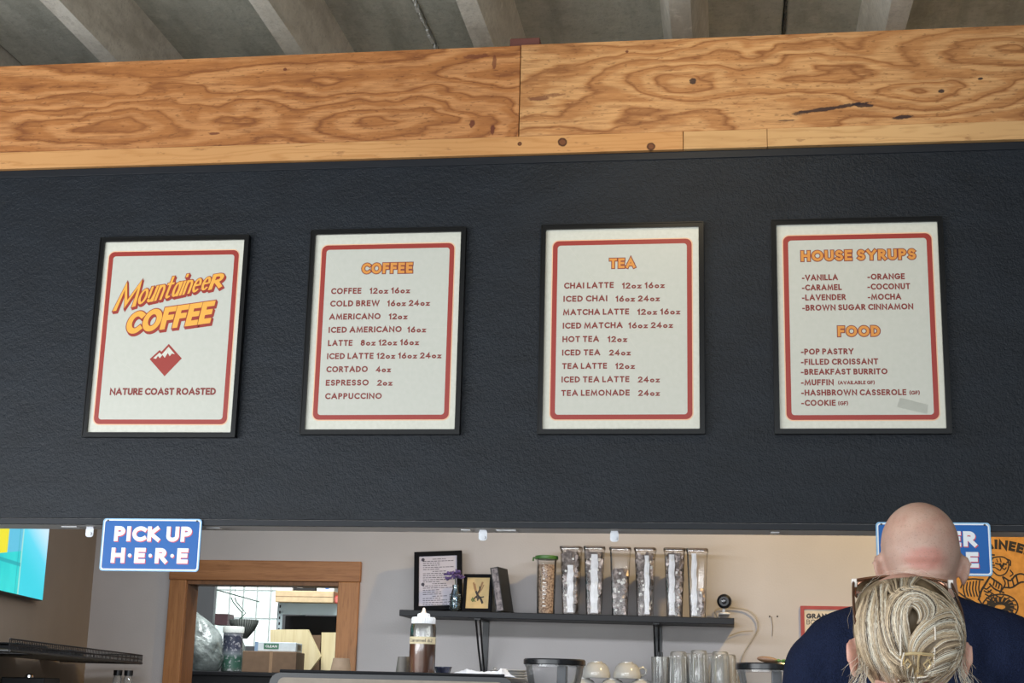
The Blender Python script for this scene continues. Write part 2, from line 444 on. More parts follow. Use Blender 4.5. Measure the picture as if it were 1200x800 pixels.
mb = MB().box((-3.4, YW - .012, zl + .001), (xj - .0012, YW + .006, Z2), bev=.0015)
mb.build('plywood_panel', PL1, bulk)['label'] = 'orange-brown plywood panel with nested oval grain'
mb = MB().box((xj + .0012, YW - .012, zl + .001), (3.2, YW + .006, Z2 + .002), bev=.0015)
mb.build('plywood_panel', PL2, bulk)['label'] = 'paler plywood panel with wavy grain and black cracks'
LT = (srgb(212,158,102), srgb(196,140,84), srgb(120,72,42)); LT2 = (srgb(216,172,118), srgb(198,152,100), srgb(130,84,50))
LU1 = lumber('pine_strip', LT, 2, [(*c(660,169), .0135), (*c(763,174), .012), (*c(610,171), .006)]); LU2 = lumber('pine_strip_pale', LT2, 6, [])
MB().box((-3.4, YW - .018, Z1), (xa - .001, YW + .006, zl - .001), bev=.0015).build('pine_strip', LU1, bulk)
MB().box((xa + .001, YW - .018, Z1), (xb - .0006, YW + .006, zl - .001), bev=.0015).build('pine_strip', LU2, bulk)
MB().box((xb + .0006, YW - .018, Z1 + .001), (3.2, YW + .006, zl - .0005), bev=.0015).build('pine_strip', LU2, bulk)
# studs behind the timber carry it to the ceiling level of the wall plate
MB().box((-3.4, YW + .01, Z1), (3.2, YW + .12, Z2 - .004)).build('stud_plate', plain('stud_timber', (176,132,86), .7), bulk)
# piers carrying the bulkhead, out of the picture on both sides
for x0, x1, nm in ((-3.4, -2.62, 'pier_left'), (2.6, 3.2, 'pier_right')):
    MB().box((x0, YW + .002, 0), (x1, YW + .118, Z0 - .002)).build('pier', BLACKWALL, bulk)

# brown wood block standing on the timber
p0 = at(599, 58, YW + .05); p1 = at(634, 56, YW + .05)
mb = MB().box((p0.x, YW + .02, Z2), (p1.x, YW + .11, at(617, 44, YW + .02).z), bev=.004)
tag(mb.build('wood_block', plain('red_brown_wood', (108,62,52), .6)), 'small reddish-brown wood block on top of the plywood at its joint', 'block')
# offcut lying on the timber at the right
mb = MB().prism([(at(1078,34,YW).x, Z2+.002), (at(1096,34,YW).x, Z2+.002), (at(1096,30,YW).x, Z2+.012), (at(1088,30,YW).x, Z2+.010)], YW+.01, YW+.07)
tag(mb.build('wood_offcut', plain('offcut', (196,184,164), .7)), 'thin pale sliver of wood lying on the right plywood top', 'wood')

# serving area walls
YB = 6.40
dL = at(228, 700, YB).x - .0; dR = at(397, 700, YB).x; dT = at(300, 680.5, YB).z
ceilz = ZD
bw = MB()
dL = at(221, 672, YB).x - .010
bw.box((-3.2, YB, 0), (dL, YB + .13, ceilz)); bw.box((dR, YB, 0), (3.0, YB + .13, ceilz)); bw.box((dL, YB, dT), (dR, YB + .13, ceilz))
struct('wall_back', bw, WALLGREY)
lw = MB().box((0, -.1, 0), (2.15, 0, 3.25)); o = lw.build('wall_left', WALLTAUPE); o['kind'] = 'structure'; o.location = KC; o.rotation_euler = (0, 0, KA)
struct('wall_right', MB().box((3.0, YW + .12, 0), (3.1, YB + .13, ceilz)), WALLGREY)
# customers' side walls
MB_ = MB().box((-6.1, -4.2, 0), (-6, YW + .12, ZD)); struct('wall_shop_left', MB_, WALLWHITE)
struct('wall_shop_right', MB().box((5, -4.2, 0), (5.1, YW + .12, ZD)), WALLWHITE)
struct('wall_shop_front_left', MB().box((-6, YW, 0), (-3.4, YW + .12, ZD)), BLACKWALL)
struct('wall_shop_front_right', MB().box((3.2, YW, 0), (5, YW + .12, ZD)), BLACKWALL)
# door casing
cw = at(421.5, 700, YB).x - dR
dfm = MB().box((dL - .002, YB - .012, 0), (dL + .02, YB + .135, dT)); 
jx = dL
root = thing('door_1', None, None, (0,0,0)); root['kind'] = 'structure'
xl0 = at(201.5, 672, YB).x; xl1 = at(221, 672, YB).x
MB().box((xl0, YB - .022, 0), (xl1, YB, dT - .0005), bev=.003).build('casing_board', OAKV, root)
MB().box((dR, YB - .022, 0), (dR + cw, YB, dT - .0005), bev=.003).build('casing_board', OAKV, root)
MB().box((xl0 - .004, YB - .024, dT), (dR + cw + .004, YB, at(300, 657, YB).z), bev=.003).build('header_board', OAKH, root)
MB().box((xl1 - .015, YB - .001, 0), (xl1 + .001, YB + .135, dT), bev=.001).build('jamb_board', OAKD, root)
MB().box((dR - .003, YB - .001, 0), (dR + .015, YB + .135, dT), bev=.001).build('jamb_board', OAKD, root)
MB().box((xl1, YB - .001, dT - .018), (dR, YB + .135, dT + .001), bev=.001).build('jamb_board', OAKD, root)

# store room behind the door
YS = 8.9
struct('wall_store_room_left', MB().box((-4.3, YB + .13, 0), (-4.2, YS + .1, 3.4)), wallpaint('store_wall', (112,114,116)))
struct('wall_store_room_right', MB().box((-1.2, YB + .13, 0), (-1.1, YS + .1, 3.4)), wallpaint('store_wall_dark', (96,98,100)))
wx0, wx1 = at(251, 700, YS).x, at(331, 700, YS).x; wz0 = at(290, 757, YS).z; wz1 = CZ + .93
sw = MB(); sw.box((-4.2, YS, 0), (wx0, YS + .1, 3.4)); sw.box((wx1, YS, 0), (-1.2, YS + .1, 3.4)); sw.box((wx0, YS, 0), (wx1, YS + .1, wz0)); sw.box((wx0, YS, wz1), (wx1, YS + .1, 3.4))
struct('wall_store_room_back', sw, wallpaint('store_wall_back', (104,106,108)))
struct('ceiling_store_room', MB().box((-4.3, YB + .13, 3.4), (-1.1, YS + .1, 3.5)), WALLWHITE)
win = thing('window_1', None, None, (0,0,0)); win['kind'] = 'structure'
M = Mat('daylit_pane', (.9,.95,.93), .4, emis=(.88,1.0,.96), estr=1.05); x, y, z = M.xyz()
g = M.noise(9, 4, .6, stretch=(2.2,1,.6)); fc = M.ramp(g, [(.3, (.62,.80,.76)), (.55, (.90,1,.98)), (.8, (1,1,1))])
M.link(fc, M.b.inputs['Emission Color']); PANE = M.m
MUNT = plain('window_bars', (232,240,236), .5)
nx, nz = 5, 4
for i in range(nx):
    for j in range(nz):
        ax = wx0 + (wx1-wx0)*i/nx; az = wz0 + (wz1-wz0)*j/nz
        MB().box((ax+.006, YS + .05, az+.006), (ax + (wx1-wx0)/nx - .006, YS + .058, az + (wz1-wz0)/nz - .006)).build('pane', PANE, win)
mb = MB()
for i in range(nx+1): xx = wx0 + (wx1-wx0)*i/nx; mb.box((xx-.0035, YS+.035, wz0), (xx+.0035, YS+.07, wz1))
for j in range(nz+1): zz = wz0 + (wz1-wz0)*j/nz; mb.box((wx0, YS+.036, zz-.0035), (wx1, YS+.069, zz+.0035))
mb.build('window_bars', MUNT, win)

# ------------------------------------------------------------------ lettering: stroke alphabet
def arc(cx, cy, rx, ry, a0, a1, n=12):
    return [(cx + rx*math.cos(math.radians(a0+(a1-a0)*i/n)), cy + ry*math.sin(math.radians(a0+(a1-a0)*i/n))) for i in range(n+1)]
G = {
 'A': (.80, [[(0,0),(.40,1),(.80,0)], [(.15,.30),(.65,.30)]]),
 'B': (.52, [[(0,0),(0,1)], [(0,1),(.24,1)]+arc(.26,.77,.20,.23,90,-90,8)+[(0,.54)], [(0,.54),(.28,.54)]+arc(.28,.27,.24,.27,90,-90,8)+[(0,0)]]),
 'C': (.66, [arc(.43,.5,.43,.5,50,310,20)]),
 'D': (.66, [[(0,0),(0,1),(.20,1)]+arc(.20,.5,.46,.5,90,-90,14)+[(0,0)]]),
 'E': (.46, [[(.46,1),(0,1),(0,0),(.46,0)], [(0,.52),(.42,.52)]]),
 'F': (.44, [[(.44,1),(0,1),(0,0)], [(0,.52),(.40,.52)]]),
 'G': (.82, [arc(.43,.5,.43,.5,48,345,20)+[(.83,.46)],[(.48,.46),(.84,.46)]]),
 'H': (.64, [[(0,0),(0,1)], [(.64,0),(.64,1)], [(0,.52),(.64,.52)]]),
 'I': (.0, [[(0,0),(0,1)]]),
 'K': (.58, [[(0,0),(0,1)], [(.52,1),(.06,.52)], [(.06,.55),(.60,0)]]),
 'L': (.42, [[(0,1),(0,0),(.42,0)]]),
 'M': (.90, [[(0,0),(.10,1),(.45,.12),(.80,1),(.90,0)]]),
 'N': (.70, [[(0,0),(0,1),(.70,0),(.70,1)]]),
 'O': (.86, [arc(.43,.5,.43,.5,90,450,24)]),
 'P': (.48, [[(0,0),(0,1),(.22,1)]+arc(.22,.74,.26,.26,90,-90,10)+[(0,.48)]]),
 'R': (.54, [[(0,0),(0,1),(.22,1)]+arc(.22,.75,.25,.25,90,-90,10)+[(0,.50)], [(.20,.50),(.54,0)]]),
 'S': (.50, [arc(.25,.75,.23,.25,30,270,12)[:-1]+arc(.25,.25,.25,.25,90,-150,12)]),
 'T': (.58, [[(0,1),(.58,1)], [(.29,1),(.29,0)]]),
 'U': (.60, [[(0,1),(0,.30)]+arc(.30,.30,.30,.30,180,360,10)+[(.60,1)]]),
 'V': (.74, [[(0,1),(.37,0),(.74,1)]]),
 'W': (1.16, [[(0,1),(.28,0),(.58,1),(.88,0),(1.16,1)]]),
 'Y': (.68, [[(0,1),(.34,.48),(.68,1)], [(.34,.48),(.34,0)]]),
 '0': (.56, [arc(.28,.5,.28,.5,90,450,20)]),
 '1': (.18, [[(0,.80),(.18,1),(.18,0)]]),
 '2': (.50, [arc(.25,.74,.25,.26,165,-35,10)+[(.0,0),(.52,0)]]),
 '4': (.60, [[(.42,0),(.42,1),(0,.28),(.60,.28)]]),
 '6': (.54, [[(.40,1),(.05,.42)], arc(.27,.29,.27,.29,90,450,18)]),
 '8': (.48, [arc(.24,.76,.20,.24,90,450,14), arc(.24,.26,.24,.26,90,450,16)]),
 'o': (.50, [arc(.25,.26,.25,.26,90,450,16)]),
 'z': (.42, [[(.02,.52),(.42,.52),(.0,0),(.44,0)]]),
 '-': (.24, [[(0,.36),(.24,.36)]]),
 '(': (.14, [[(.14,1.1),(0,.7),(0,.3),(.14,-.1)]]),
 ')': (.14, [[(0,1.1),(.14,.7),(.14,.3),(0,-.1)]]),
 '.': (.0, [[(0,0),(0,.05)]]),
 '\u00b7': (.10, [arc(.05,.5,.05,.05,90,450,10)]),
 'u': (.40, [[(0,.56),(0,.16)]+arc(.17,.17,.17,.17,180,350,6)+[(.40,.30)], [(.40,.56),(.40,0)]]),
 'n': (.40, [[(0,0),(0,.56)], arc(.20,.36,.20,.20,160,0,8)+[(.40,0)]]),
 't': (.36, [[(.14,.85),(.14,.14)]+arc(.28,.14,.14,.14,180,300,6), [(-.02,.58),(.34,.58)]]),
 'a': (.42, [arc(.20,.28,.20,.28,90,450,16), [(.42,.56),(.42,0)]]),
 'i': (.0, [[(0,.56),(0,0)], [(.0,.80),(.0,.86)]]),
 'e': (.46, [[(.02,.29),(.44,.29)]+arc(.23,.28,.22,.28,5,310,16)]),
 'r': (.28, [[(0,0),(0,.56)], arc(.20,.34,.20,.22,170,60,6)]),
 'm': (.70, [[(0,0),(0,.56)], arc(.18,.36,.17,.20,160,0,8)+[(.35,0)], arc(.53,.36,.17,.20,160,0,8)+[(.70,0)]]),
 'l': (.0, [[(0,0),(0,1)]]),
}
def ribbon(mb, pts, t, y, xf, mi=0, cap=True, loop=False):
    P = [Vector(p) for p in pts]; P = [p for i, p in enumerate(P) if i == 0 or (p-P[i-1]).length > 1e-5]
    if not loop and (P[0]-P[-1]).length < 1e-4: P = P[:-1]; loop = True
    N = len(P)
    if not loop and cap:
        d0 = (P[0]-P[1]).normalized(); d1 = (P[-1]-P[-2]).normalized(); P[0] = P[0] + d0*t/2*.98; P[-1] = P[-1] + d1*t/2*.98
    L = []; R = []
    for i in range(N):
        a = P[i-1] if (i > 0 or loop) else None; b = P[(i+1) % N] if (i < N-1 or loop) else None
        d1 = (P[i]-a).normalized() if a is not None else None; d2 = (b-P[i]).normalized() if b is not None else None
        if d1 is None: d1 = d2
        if d2 is None: d2 = d1
        n1 = Vector((-d1.y, d1.x)); n2 = Vector((-d2.y, d2.x)); mm = n1 + n2
        if mm.length < .2: mm = n1
        mm.normalize(); k = 1/max(.45, mm.dot(n1))
        L.append(P[i] + mm*t/2*k); R.append(P[i] - mm*t/2*k)
    vs = []
    for p in L + R:
        q = xf(p.x, p.y); vs.append((q[0], y, q[1]))
    for i in range(N if loop else N-1):       # every quad a hair off the last, so that crossings stay clean
        j = (i+1) % N; dy = -((i*3 + len(mb.f)) % 17)*.000014
        mb.add([(vs[q][0], y + dy, vs[q][2]) for q in (i, j, j+N, i+N)], [(0,1,2,3)], mi)
def text_width(s, t, track):
    w_ = 0
    for i, ch in enumerate(s):
        w_ += .34 if ch == ' ' else G[ch][0] + t + track
    return w_ - track
def text(mb, s, x0, x1, z, H, t=.17, track=.14, y=0, mi=0, grow=0, post=None, gap=None):
    """Letters of cap height H from x0 to x1, baseline z, in the plane y (local x,z)."""
    W = text_width(s, t, track); sx = (x1-x0)/W; cur = 0; sk = 0
    k = H*(1-t)                              # centre line height
    for ch in s:
        if ch == ' ': cur += .34; continue
        gw, st = G[ch]
        tt = t*H + grow
        if ch == '\u00b7':
            cx_ = x0 + (cur + t/2 + .05)*sx; rr_ = .12*H + grow*.4
            q = [(cx_ + rr_*math.cos(a_), z + H*.5 + rr_*math.sin(a_)) for a_ in [2*PI*k_/14 for k_ in range(14)]]
            mb.add([(a_, y, b_) for a_, b_ in q], [tuple(range(14))], mi); cur += gw + t + track; continue
        for p in st:
            q = [((cur + t/2 + px*(1.0))*sx, z + t*H/2 + pz*k) for px, pz in p]
            q = [(x0 + a, b) for a, b in q]
            sk += 1
            ribbon(mb, q, tt, y, (lambda a, b: post(a, b)) if post else (lambda a, b: (a, b)), mi)
        cur += gw + t + track
# ------------------------------------------------------------------ menu posters
M = Mat('poster_paper', srgb(222,220,206), .30, spec=.5); 
n1 = M.noise(3.0, 2, .5); n2 = M.noise(9, 3, .5, stretch=(1,1,.4)); M.color(M.ramp(M.noise(90, 3), [(.3, srgb(214,213,200)), (.7, srgb(223,222,210))]))
M.bump(n1*1.0 + n2*.25, .12, .006); PAPER = M.m
RUST = Mat('rust_red_print', srgb(160,52,42), .38).m
PAPER2 = Mat('poster_inner_print', srgb(204,204,192), .32); PAPER2.color(PAPER2.ramp(PAPER2.noise(70, 3), [(.3, srgb(202,203,192)), (.7, srgb(207,207,197))])); PAPER2.bump(PAPER2.noise(3.0, 2, .5)*1.0 + PAPER2.noise(9, 3, .5, stretch=(1,1,.4))*.25, .12, .006); PAPER2 = PAPER2.m
BRICKRED = Mat('brick_red_print', srgb(134,50,42), .42).m
ORANGE = Mat('orange_print', srgb(226,150,66), .4).m
PEACH = Mat('peach_halo_print', srgb(240,196,160), .4).m
LINES = {
 1: [('NATURE COAST ROASTED', 0.0574, 0.3856, 0.1118, 0.0214, 0)],
 2: [('COFFEE', 0.1453, 0.2981, 0.4659, 0.0335, 1), ('COFFEE', 0.0550, 0.1464, 0.4056, 0.0177, 0), ('12oz 16oz', 0.1715, 0.2928, 0.4047, 0.0176, 0), ('COLD BREW', 0.0542, 0.2032, 0.3674, 0.0176, 0), ('16oz 24oz', 0.2263, 0.3536, 0.3659, 0.0175, 0), ('AMERICANO', 0.0534, 0.2079, 0.3275, 0.0175, 0), ('12oz', 0.2328, 0.2883, 0.3261, 0.0174, 0), ('ICED AMERICANO', 0.0536, 0.2728, 0.2877, 0.0175, 0), ('16oz', 0.2899, 0.3451, 0.2859, 0.0173, 0), ('LATTE', 0.0538, 0.1271, 0.2481, 0.0174, 0), ('8oz 12oz 16oz', 0.1520, 0.3257, 0.2480, 0.0173, 0), ('ICED LATTE', 0.0531, 0.1923, 0.2086, 0.0173, 0), ('12oz 16oz 24oz', 0.2018, 0.3934, 0.2082, 0.0172, 0), ('CORTADO', 0.0533, 0.1769, 0.1693, 0.0172, 0), ('4oz', 0.2017, 0.2455, 0.1682, 0.0171, 0), ('ESPRESSO', 0.0535, 0.1817, 0.1293, 0.0172, 0), ('2oz', 0.2073, 0.2519, 0.1283, 0.0171, 0), ('CAPPUCCINO', 0.0538, 0.2224, 0.0894, 0.0171, 0)],
 3: [('TEA', 0.1851, 0.2598, 0.4693, 0.0308, 1), ('CHAI LATTE', 0.0542, 0.1976, 0.4111, 0.0173, 0), ('12oz 16oz', 0.2215, 0.3433, 0.4084, 0.0172, 0), ('ICED CHAI', 0.0529, 0.1795, 0.3718, 0.0172, 0), ('16oz 24oz', 0.2034, 0.3296, 0.3696, 0.0171, 0), ('MATCHA LATTE', 0.0526, 0.2422, 0.3318, 0.0171, 0), ('12oz 16oz', 0.2659, 0.3877, 0.3299, 0.0170, 0), ('ICED MATCHA', 0.0523, 0.2241, 0.2920, 0.0171, 0), ('16oz 24oz', 0.2405, 0.3668, 0.2906, 0.0169, 0), ('HOT TEA', 0.0520, 0.1568, 0.2523, 0.0170, 0), ('12oz', 0.1815, 0.2371, 0.2509, 0.0169, 0), ('ICED TEA', 0.0517, 0.1608, 0.2128, 0.0169, 0), ('24oz', 0.1864, 0.2473, 0.2115, 0.0168, 0), ('TEA LATTE', 0.0523, 0.1803, 0.1735, 0.0168, 0), ('12oz', 0.2040, 0.2593, 0.1722, 0.0168, 0), ('ICED TEA LATTE', 0.0511, 0.2441, 0.1343, 0.0168, 0), ('24oz', 0.2685, 0.3297, 0.1329, 0.0166, 0), ('TEA LEMONADE', 0.0508, 0.2452, 0.0953, 0.0167, 0), ('24oz', 0.2695, 0.3297, 0.0941, 0.0166, 0)],
 4: [('HOUSE SYRUPS', 0.0668, 0.3831, 0.4802, 0.0322, 1), ('-VANILLA', 0.0683, 0.1674, 0.4237, 0.0169, 0), ('-CARAMEL', 0.0677, 0.1772, 0.3946, 0.0169, 0), ('-LAVENDER', 0.0670, 0.1878, 0.3657, 0.0168, 0), ('-BROWN SUGAR CINNAMON', 0.0673, 0.3706, 0.3359, 0.0167, 0), ('-ORANGE', 0.2492, 0.3506, 0.4234, 0.0168, 0), ('-COCONUT', 0.2483, 0.3643, 0.3945, 0.0168, 0), ('-MOCHA', 0.2483, 0.3389, 0.3648, 0.0167, 0), ('FOOD', 0.1630, 0.2779, 0.2598, 0.0313, 1), ('-POP PASTRY', 0.0610, 0.2043, 0.2094, 0.0165, 0), ('-FILLED CROISSANT', 0.0604, 0.2701, 0.1801, 0.0165, 0), ('-BREAKFAST BURRITO', 0.0598, 0.2941, 0.1518, 0.0164, 0), ('-MUFFIN', 0.0592, 0.1480, 0.1218, 0.0164, 0), ('(AVAILABLE GF)', 0.1602, 0.2588, 0.1239, 0.0100, 0), ('-HASHBROWN CASSEROLE', 0.0594, 0.3427, 0.0928, 0.0163, 0), ('(GF)', 0.3513, 0.3786, 0.0940, 0.0108, 0), ('-COOKIE', 0.0588, 0.1517, 0.0639, 0.0163, 0), ('(GF)', 0.1587, 0.1854, 0.0653, 0.0108, 0)]}
POS = {1: (-1.8810, .7252), 2: (-1.2164, .7318), 3: (-.5229, .7318), 4: (.1391, .7316)}
SZ = {1: (.441, .586), 2: (.440, .588), 3: (.440, .588), 4: (.444, .588)}
BOR = {1: (.0150, .0245, .4257, .5560), 2: (.0201, .0288, .4212, .5562), 3: (.0200, .0274, .4210, .5549), 4: (.0178, .0243, .4280, .5568)}
LAB = {1: 'black-framed cream poster with the orange shop logo above a red mountain diamond, leftmost board',
       2: 'black-framed cream menu board headed COFFEE listing hot and iced coffees',
       3: 'black-framed cream menu board headed TEA, third from the left',
       4: 'black-framed cream menu board headed HOUSE SYRUPS and FOOD, rightmost of the boards'}
CREASE = {1: [((.0,.28),(.12,.19),(.30,.12),(.42,.04))], 2: [((.02,.56),(.10,.44),(.15,.34),(.24,.27)), ((.0,.30),(.2,.305),(.43,.30))],
          3: [((.05,.56),(.15,.42),(.22,.30),(.27,.22)), ((.0,.27),(.15,.26),(.3,.29),(.43,.31))], 4: [((.0,.27),(.12,.20),(.22,.24),(.18,.32),(.24,.36)), ((.06,.50),(.10,.40),(.07,.30))]}
YP = 4.0974
def bez(pts, n=24):
    P = [Vector(p) for p in pts]; P = [P[0]*2-P[1]] + P + [P[-1]*2-P[-2]]; out = []
    segs = len(P)-3
    for i in range(segs):
        for j in range(n//segs + 1):
            t = j/(n//segs + 1); a, b, c_, d = P[i:i+4]
            out.append(.5*((2*b) + (c_-a)*t + (2*a-5*b+4*c_-d)*t*t + (3*b-a-3*c_+d)*t**3))
    out.append(P[-2]); return out
LOGOY = Mat('logo_yellow_orange', srgb(244,178,72), .4).m
for p in (1, 2, 3, 4):
    W, H = SZ[p]
    r = thing('menu_poster', LAB[p], 'poster', (POS[p][0], YP, CZ + POS[p][1]), 0, 'framed menu boards on the black bulkhead')
    r.rotation_euler = (0, {1: .0035, 2: 0, 3: 0, 4: 0}[p], 0)
    fr = MB(); o_ = rrect(-.0155, -.0155, W+.0155, H+.0155, .002, 2); i_ = rrect(-.001, -.001, W+.001, H+.001, .002, 2)
    ring(fr, o_, i_, -.008, 0, .0126)
    ring(fr, rrect(-.0155, -.0155, W+.0155, H+.0155, .002, 2), rrect(-.0125, -.0125, W+.0125, H+.0125, .002, 2), -.0100, 0, -.008)
    fr.build('frame', FRAMEBLK, r)
    MB().box((-.001, .0005, -.001), (W+.001, .0120, H+.001)).build('sheet', PAPER, r)
    b = BOR[p]; tk = .0138
    mb = MB(); ring(mb, rrect(b[0]-.003, b[1]-.003, b[2]+.003, b[3]+.003, .020, 8), rrect(b[0]+tk+.0015, b[1]+tk+.0015, b[2]-tk-.0015, b[3]-tk-.0015, .009, 8), .00020)
    hb = mb.build('border_halo', PEACH, r); hb['label'] = 'thin peach edge of the red border'
    mb = MB(); ring(mb, rrect(*b, .018, 8), rrect(b[0]+tk, b[1]+tk, b[2]-tk, b[3]-tk, .009, 8), -.0001)
    mb.build('border', RUST, r)['label'] = 'rust red rounded border line'
    mb = MB().add([(x_, .00012, z_) for x_, z_ in rrect(b[0]+tk, b[1]+tk, b[2]-tk, b[3]-tk, .009, 8)], [tuple(range(36))]); mb.build('printed_panel', PAPER2, r)['label'] = 'slightly greyer printed panel inside the border'
    for (s, a0, a1, z, h, hd) in LINES[p]:
        mb = MB()
        if hd:
            text(mb, s, a0, a1, z, h, .27, .16, -.0001, 0, .0034); text(mb, s, a0, a1, z, h, .27, .16, -.0006, 1, -.0012)
            mb.build('heading', [BRICKRED, ORANGE], r)['label'] = 'orange heading ' + s
        elif p == 1:
            text(mb, s, a0, a1, z, h, .24, .08, -.0001); mb.build('lettering', BRICKRED, r)['label'] = 'red line ' + s
        else:
            text(mb, s, a0, a1, z, h*1.04, .225, .17 if h > .012 else .12, -.0001)
            mb.build('lettering', BRICKRED, r)['label'] = 'red line ' + s
    mb = MB()
    for cpts in CREASE[p]:
        q = bez(cpts); mb.tube([(v.x, .0003, v.y) for v in q], .00036, 6, flat=1)
    mb.build('crease', PAPER, r)['label'] = 'fine crease across the sheet'
    if p == 4:
        mb = MB().add([(.315,-.0006,.060),(.395,-.0006,.040),(.400,-.0004,.066),(.325,-.0004,.086)], [(0,1,2,3)])
        mb.build('tape', clear('clear_tape', (.93,.93,.92), 1.3, .25, .05), r)['label'] = 'clear tape near the lower right corner'
    if p == 1:
        # arched two-line shop logo with a dropped red block shadow
        def xf1(x, z):                        # first word: slanted, rising to the right and a little smaller there
            u = (x - .05)/.35; k = 1 - .30*u
            return (x + .30*(z)*k, .370 + .074*u + z*k)
        def xf2(x, z):
            u = (x - .09)/.28; return (x + .18*z, .296 + .036*u + z*(1 - .0*u))
        mb = MB()
        for mi, gr, dx, dz, yy in ((0, .0050, .0020, -.0030, -.0001), (0, .0050, .0040, -.0060, -.0004), (0, .0050, 0, 0, -.0007), (1, -.0004, 0, 0, -.0012)):
            sh = lambda f: (lambda x, z: (f(x, z)[0] + dx, f(x, z)[1] + dz))
            text(mb, 'M', .044, .112, 0, .084, .15, .05, yy, mi, gr, sh(xf1))
            text(mb, 'ountainee', .116, .334, .004, .094, .085, .17, yy, mi, gr, sh(xf1))
            text(mb, 'R', .338, .378, .0, .066, .19, .05, yy, mi, gr, sh(xf1))
            text(mb, 'COFFEE', .088, .350, 0, .070, .24, .12, yy, mi, gr, sh(xf2))
        mb.build('logo_lettering', [RUST, LOGOY], r)['label'] = 'slanted orange logo words with red block shadow'
        mb = MB(); cx, cz, h = .2225, .2185, .050
        def poly(pts, y, mi): mb.add([(cx + a*h, y, cz + b_*h) for a, b_ in pts], [tuple(range(len(pts)))], mi)
        poly([(-1,.05),(-.42,.60),(-.30,.50),(.12,.98),(1,.08),(.02,-1)], -.0001, 0)
        poly([(-.78,.10),(-.42,.44),(-.27,.32),(.12,.80),(.55,.34),(.36,.38),(.24,.22),(.10,.42),(-.06,.12),(-.22,.30),(-.36,.10),(-.50,.24),(-.60,.06)], -.0003, 1)
        mb.build('mountain_emblem', [RUST, PAPER], r)['label'] = 'red diamond with two white snowy peaks'

# ------------------------------------------------------------------ tin signs hung at the bottom of the bulkhead
SIGNB = Mat('sign_blue', srgb(14,98,178), .4, spec=.3).m
SIGNW = Mat('sign_white', srgb(240,244,250), .35).m; SIGNR = Mat('sign_red', srgb(222,70,84), .4).m
SIGNE = Mat('sign_pale_edge', srgb(150,200,235), .35).m
def tin_sign(px, py, W, H, l1, l2, label):
    p = at(px, py, YW - .012)
    r = thing('tin_sign', label, 'sign', (p.x, YW - .012, p.z), 0, None)
    mb = MB().prism(rrect(0, 0, W, H, .010), 0, .002)
    mb.build('plate', SIGNB, r)
    mb = MB(); ring(mb, rrect(.0005, .0005, W-.0005, H-.0005, .0095), rrect(.0035, .0035, W-.0035, H-.0035, .007), -.0012, 1, 0)
    ring(mb, rrect(.0035, .0035, W-.0035, H-.0035, .008), rrect(.0068, .0068, W-.0068, H-.0068, .006), -.0006, 0)
    mb.build('raised_border', [SIGNW, SIGNE], r)['label'] = 'white raised border line'
    mb = MB()
    for mi, dx, dz, y in ((0, .0022, -.0022, -.0003), (0, .0011, -.0011, -.0006), (1, 0, 0, -.0011)):
        for (s, x0, x1, z) in (l1, l2):
            text(mb, s, x0*W+dx, x1*W+dx, z*H+dz, .285*H, .26, .13, y, mi, .0006)
    mb.build('lettering', [SIGNR, SIGNW], r)['label'] = 'white block letters with red shadow'
    for hx in (.05, .95): MB().lathe([(.0028, 0), (.0028, .0016)], (hx*W, -.0002, H*.955), 10, axis=(0,-1,0)).build('screw', BLK, r)
    return r
W1 = at(233.5, 640, YW).x - at(117.5, 640, YW).x
tin_sign(116, 668.5, W1, W1*.505, ('PICK UP', .125, .905, .565), ('H\u00b7E\u00b7R\u00b7E', .11, .885, .155), 'blue tin sign reading PICK UP HERE, hanging under the leftmost poster')
W2 = at(1161.5, 640, YW).x - at(1027, 640, YW).x
tin_sign(1028, 673.5, W2, W2*.475, ('ORDER', .17, .875, .55), ('H\u00b7E\u00b7R\u00b7E', .12, .885, .16), 'blue tin sign half hidden by the bald head, letters ER and E showing')

# white adhesive hooks under the bulkhead, and scraps of tape
HK = plain('hook_white', (226,230,236), .4)
pr = None
for i, (px, lb) in enumerate(((105, 'white adhesive hook under the bulkhead left of the PICK UP sign'), (566, 'white adhesive hook under the bulkhead above the certificate frame'), (720, 'white adhesive hook under the bulkhead above the tea jars'))):
    Y = YW + .055; zt = Z0 - .002; x = at(px, 622, Y).x
    if pr is None:
        r = thing('adhesive_hook', lb, 'hook', (x, Y, zt), 0, 'white adhesive hooks under the bulkhead')
        MB().prism(rrect(-.012, -.030, .012, 0, .008), 0, .003).build('backing_plate', HK, r)
        MB().prism(rrect(-.007, -.026, .007, -.016, .004), -.004, 0).build('hook_tip', HK, r)
        MB().box((-.010, -.002, -.0025), (.010, .014, 0)).build('flange', HK, r)
        pr = r
    else:
        r = copy_tree(pr); r.location = (x, Y, zt); r['label'] = lb
TAPE = plain('tape_scrap', (236,238,240), .4)
for px0, px1, lb in ((76, 94, 'short strip of white tape on the underside left of the hook'), (245, 261, 'short strip of white tape right of the PICK UP sign'), (583, 606, 'white tape scrap beside the middle hook'), (542, 553, 'tiny white tape scrap left of the middle hook'), (903, 913, 'tiny white tape scrap on the underside above the camera')):
    a = at(px0, 618, YW + .07); b = at(px1, 618, YW + .07)
    tag(MB().box((a.x, YW + .045, Z0 - .0045), (b.x, YW + .085, Z0 - .002)).build('tape_scrap', TAPE), lb, 'tape', 'white tape scraps under the bulkhead')
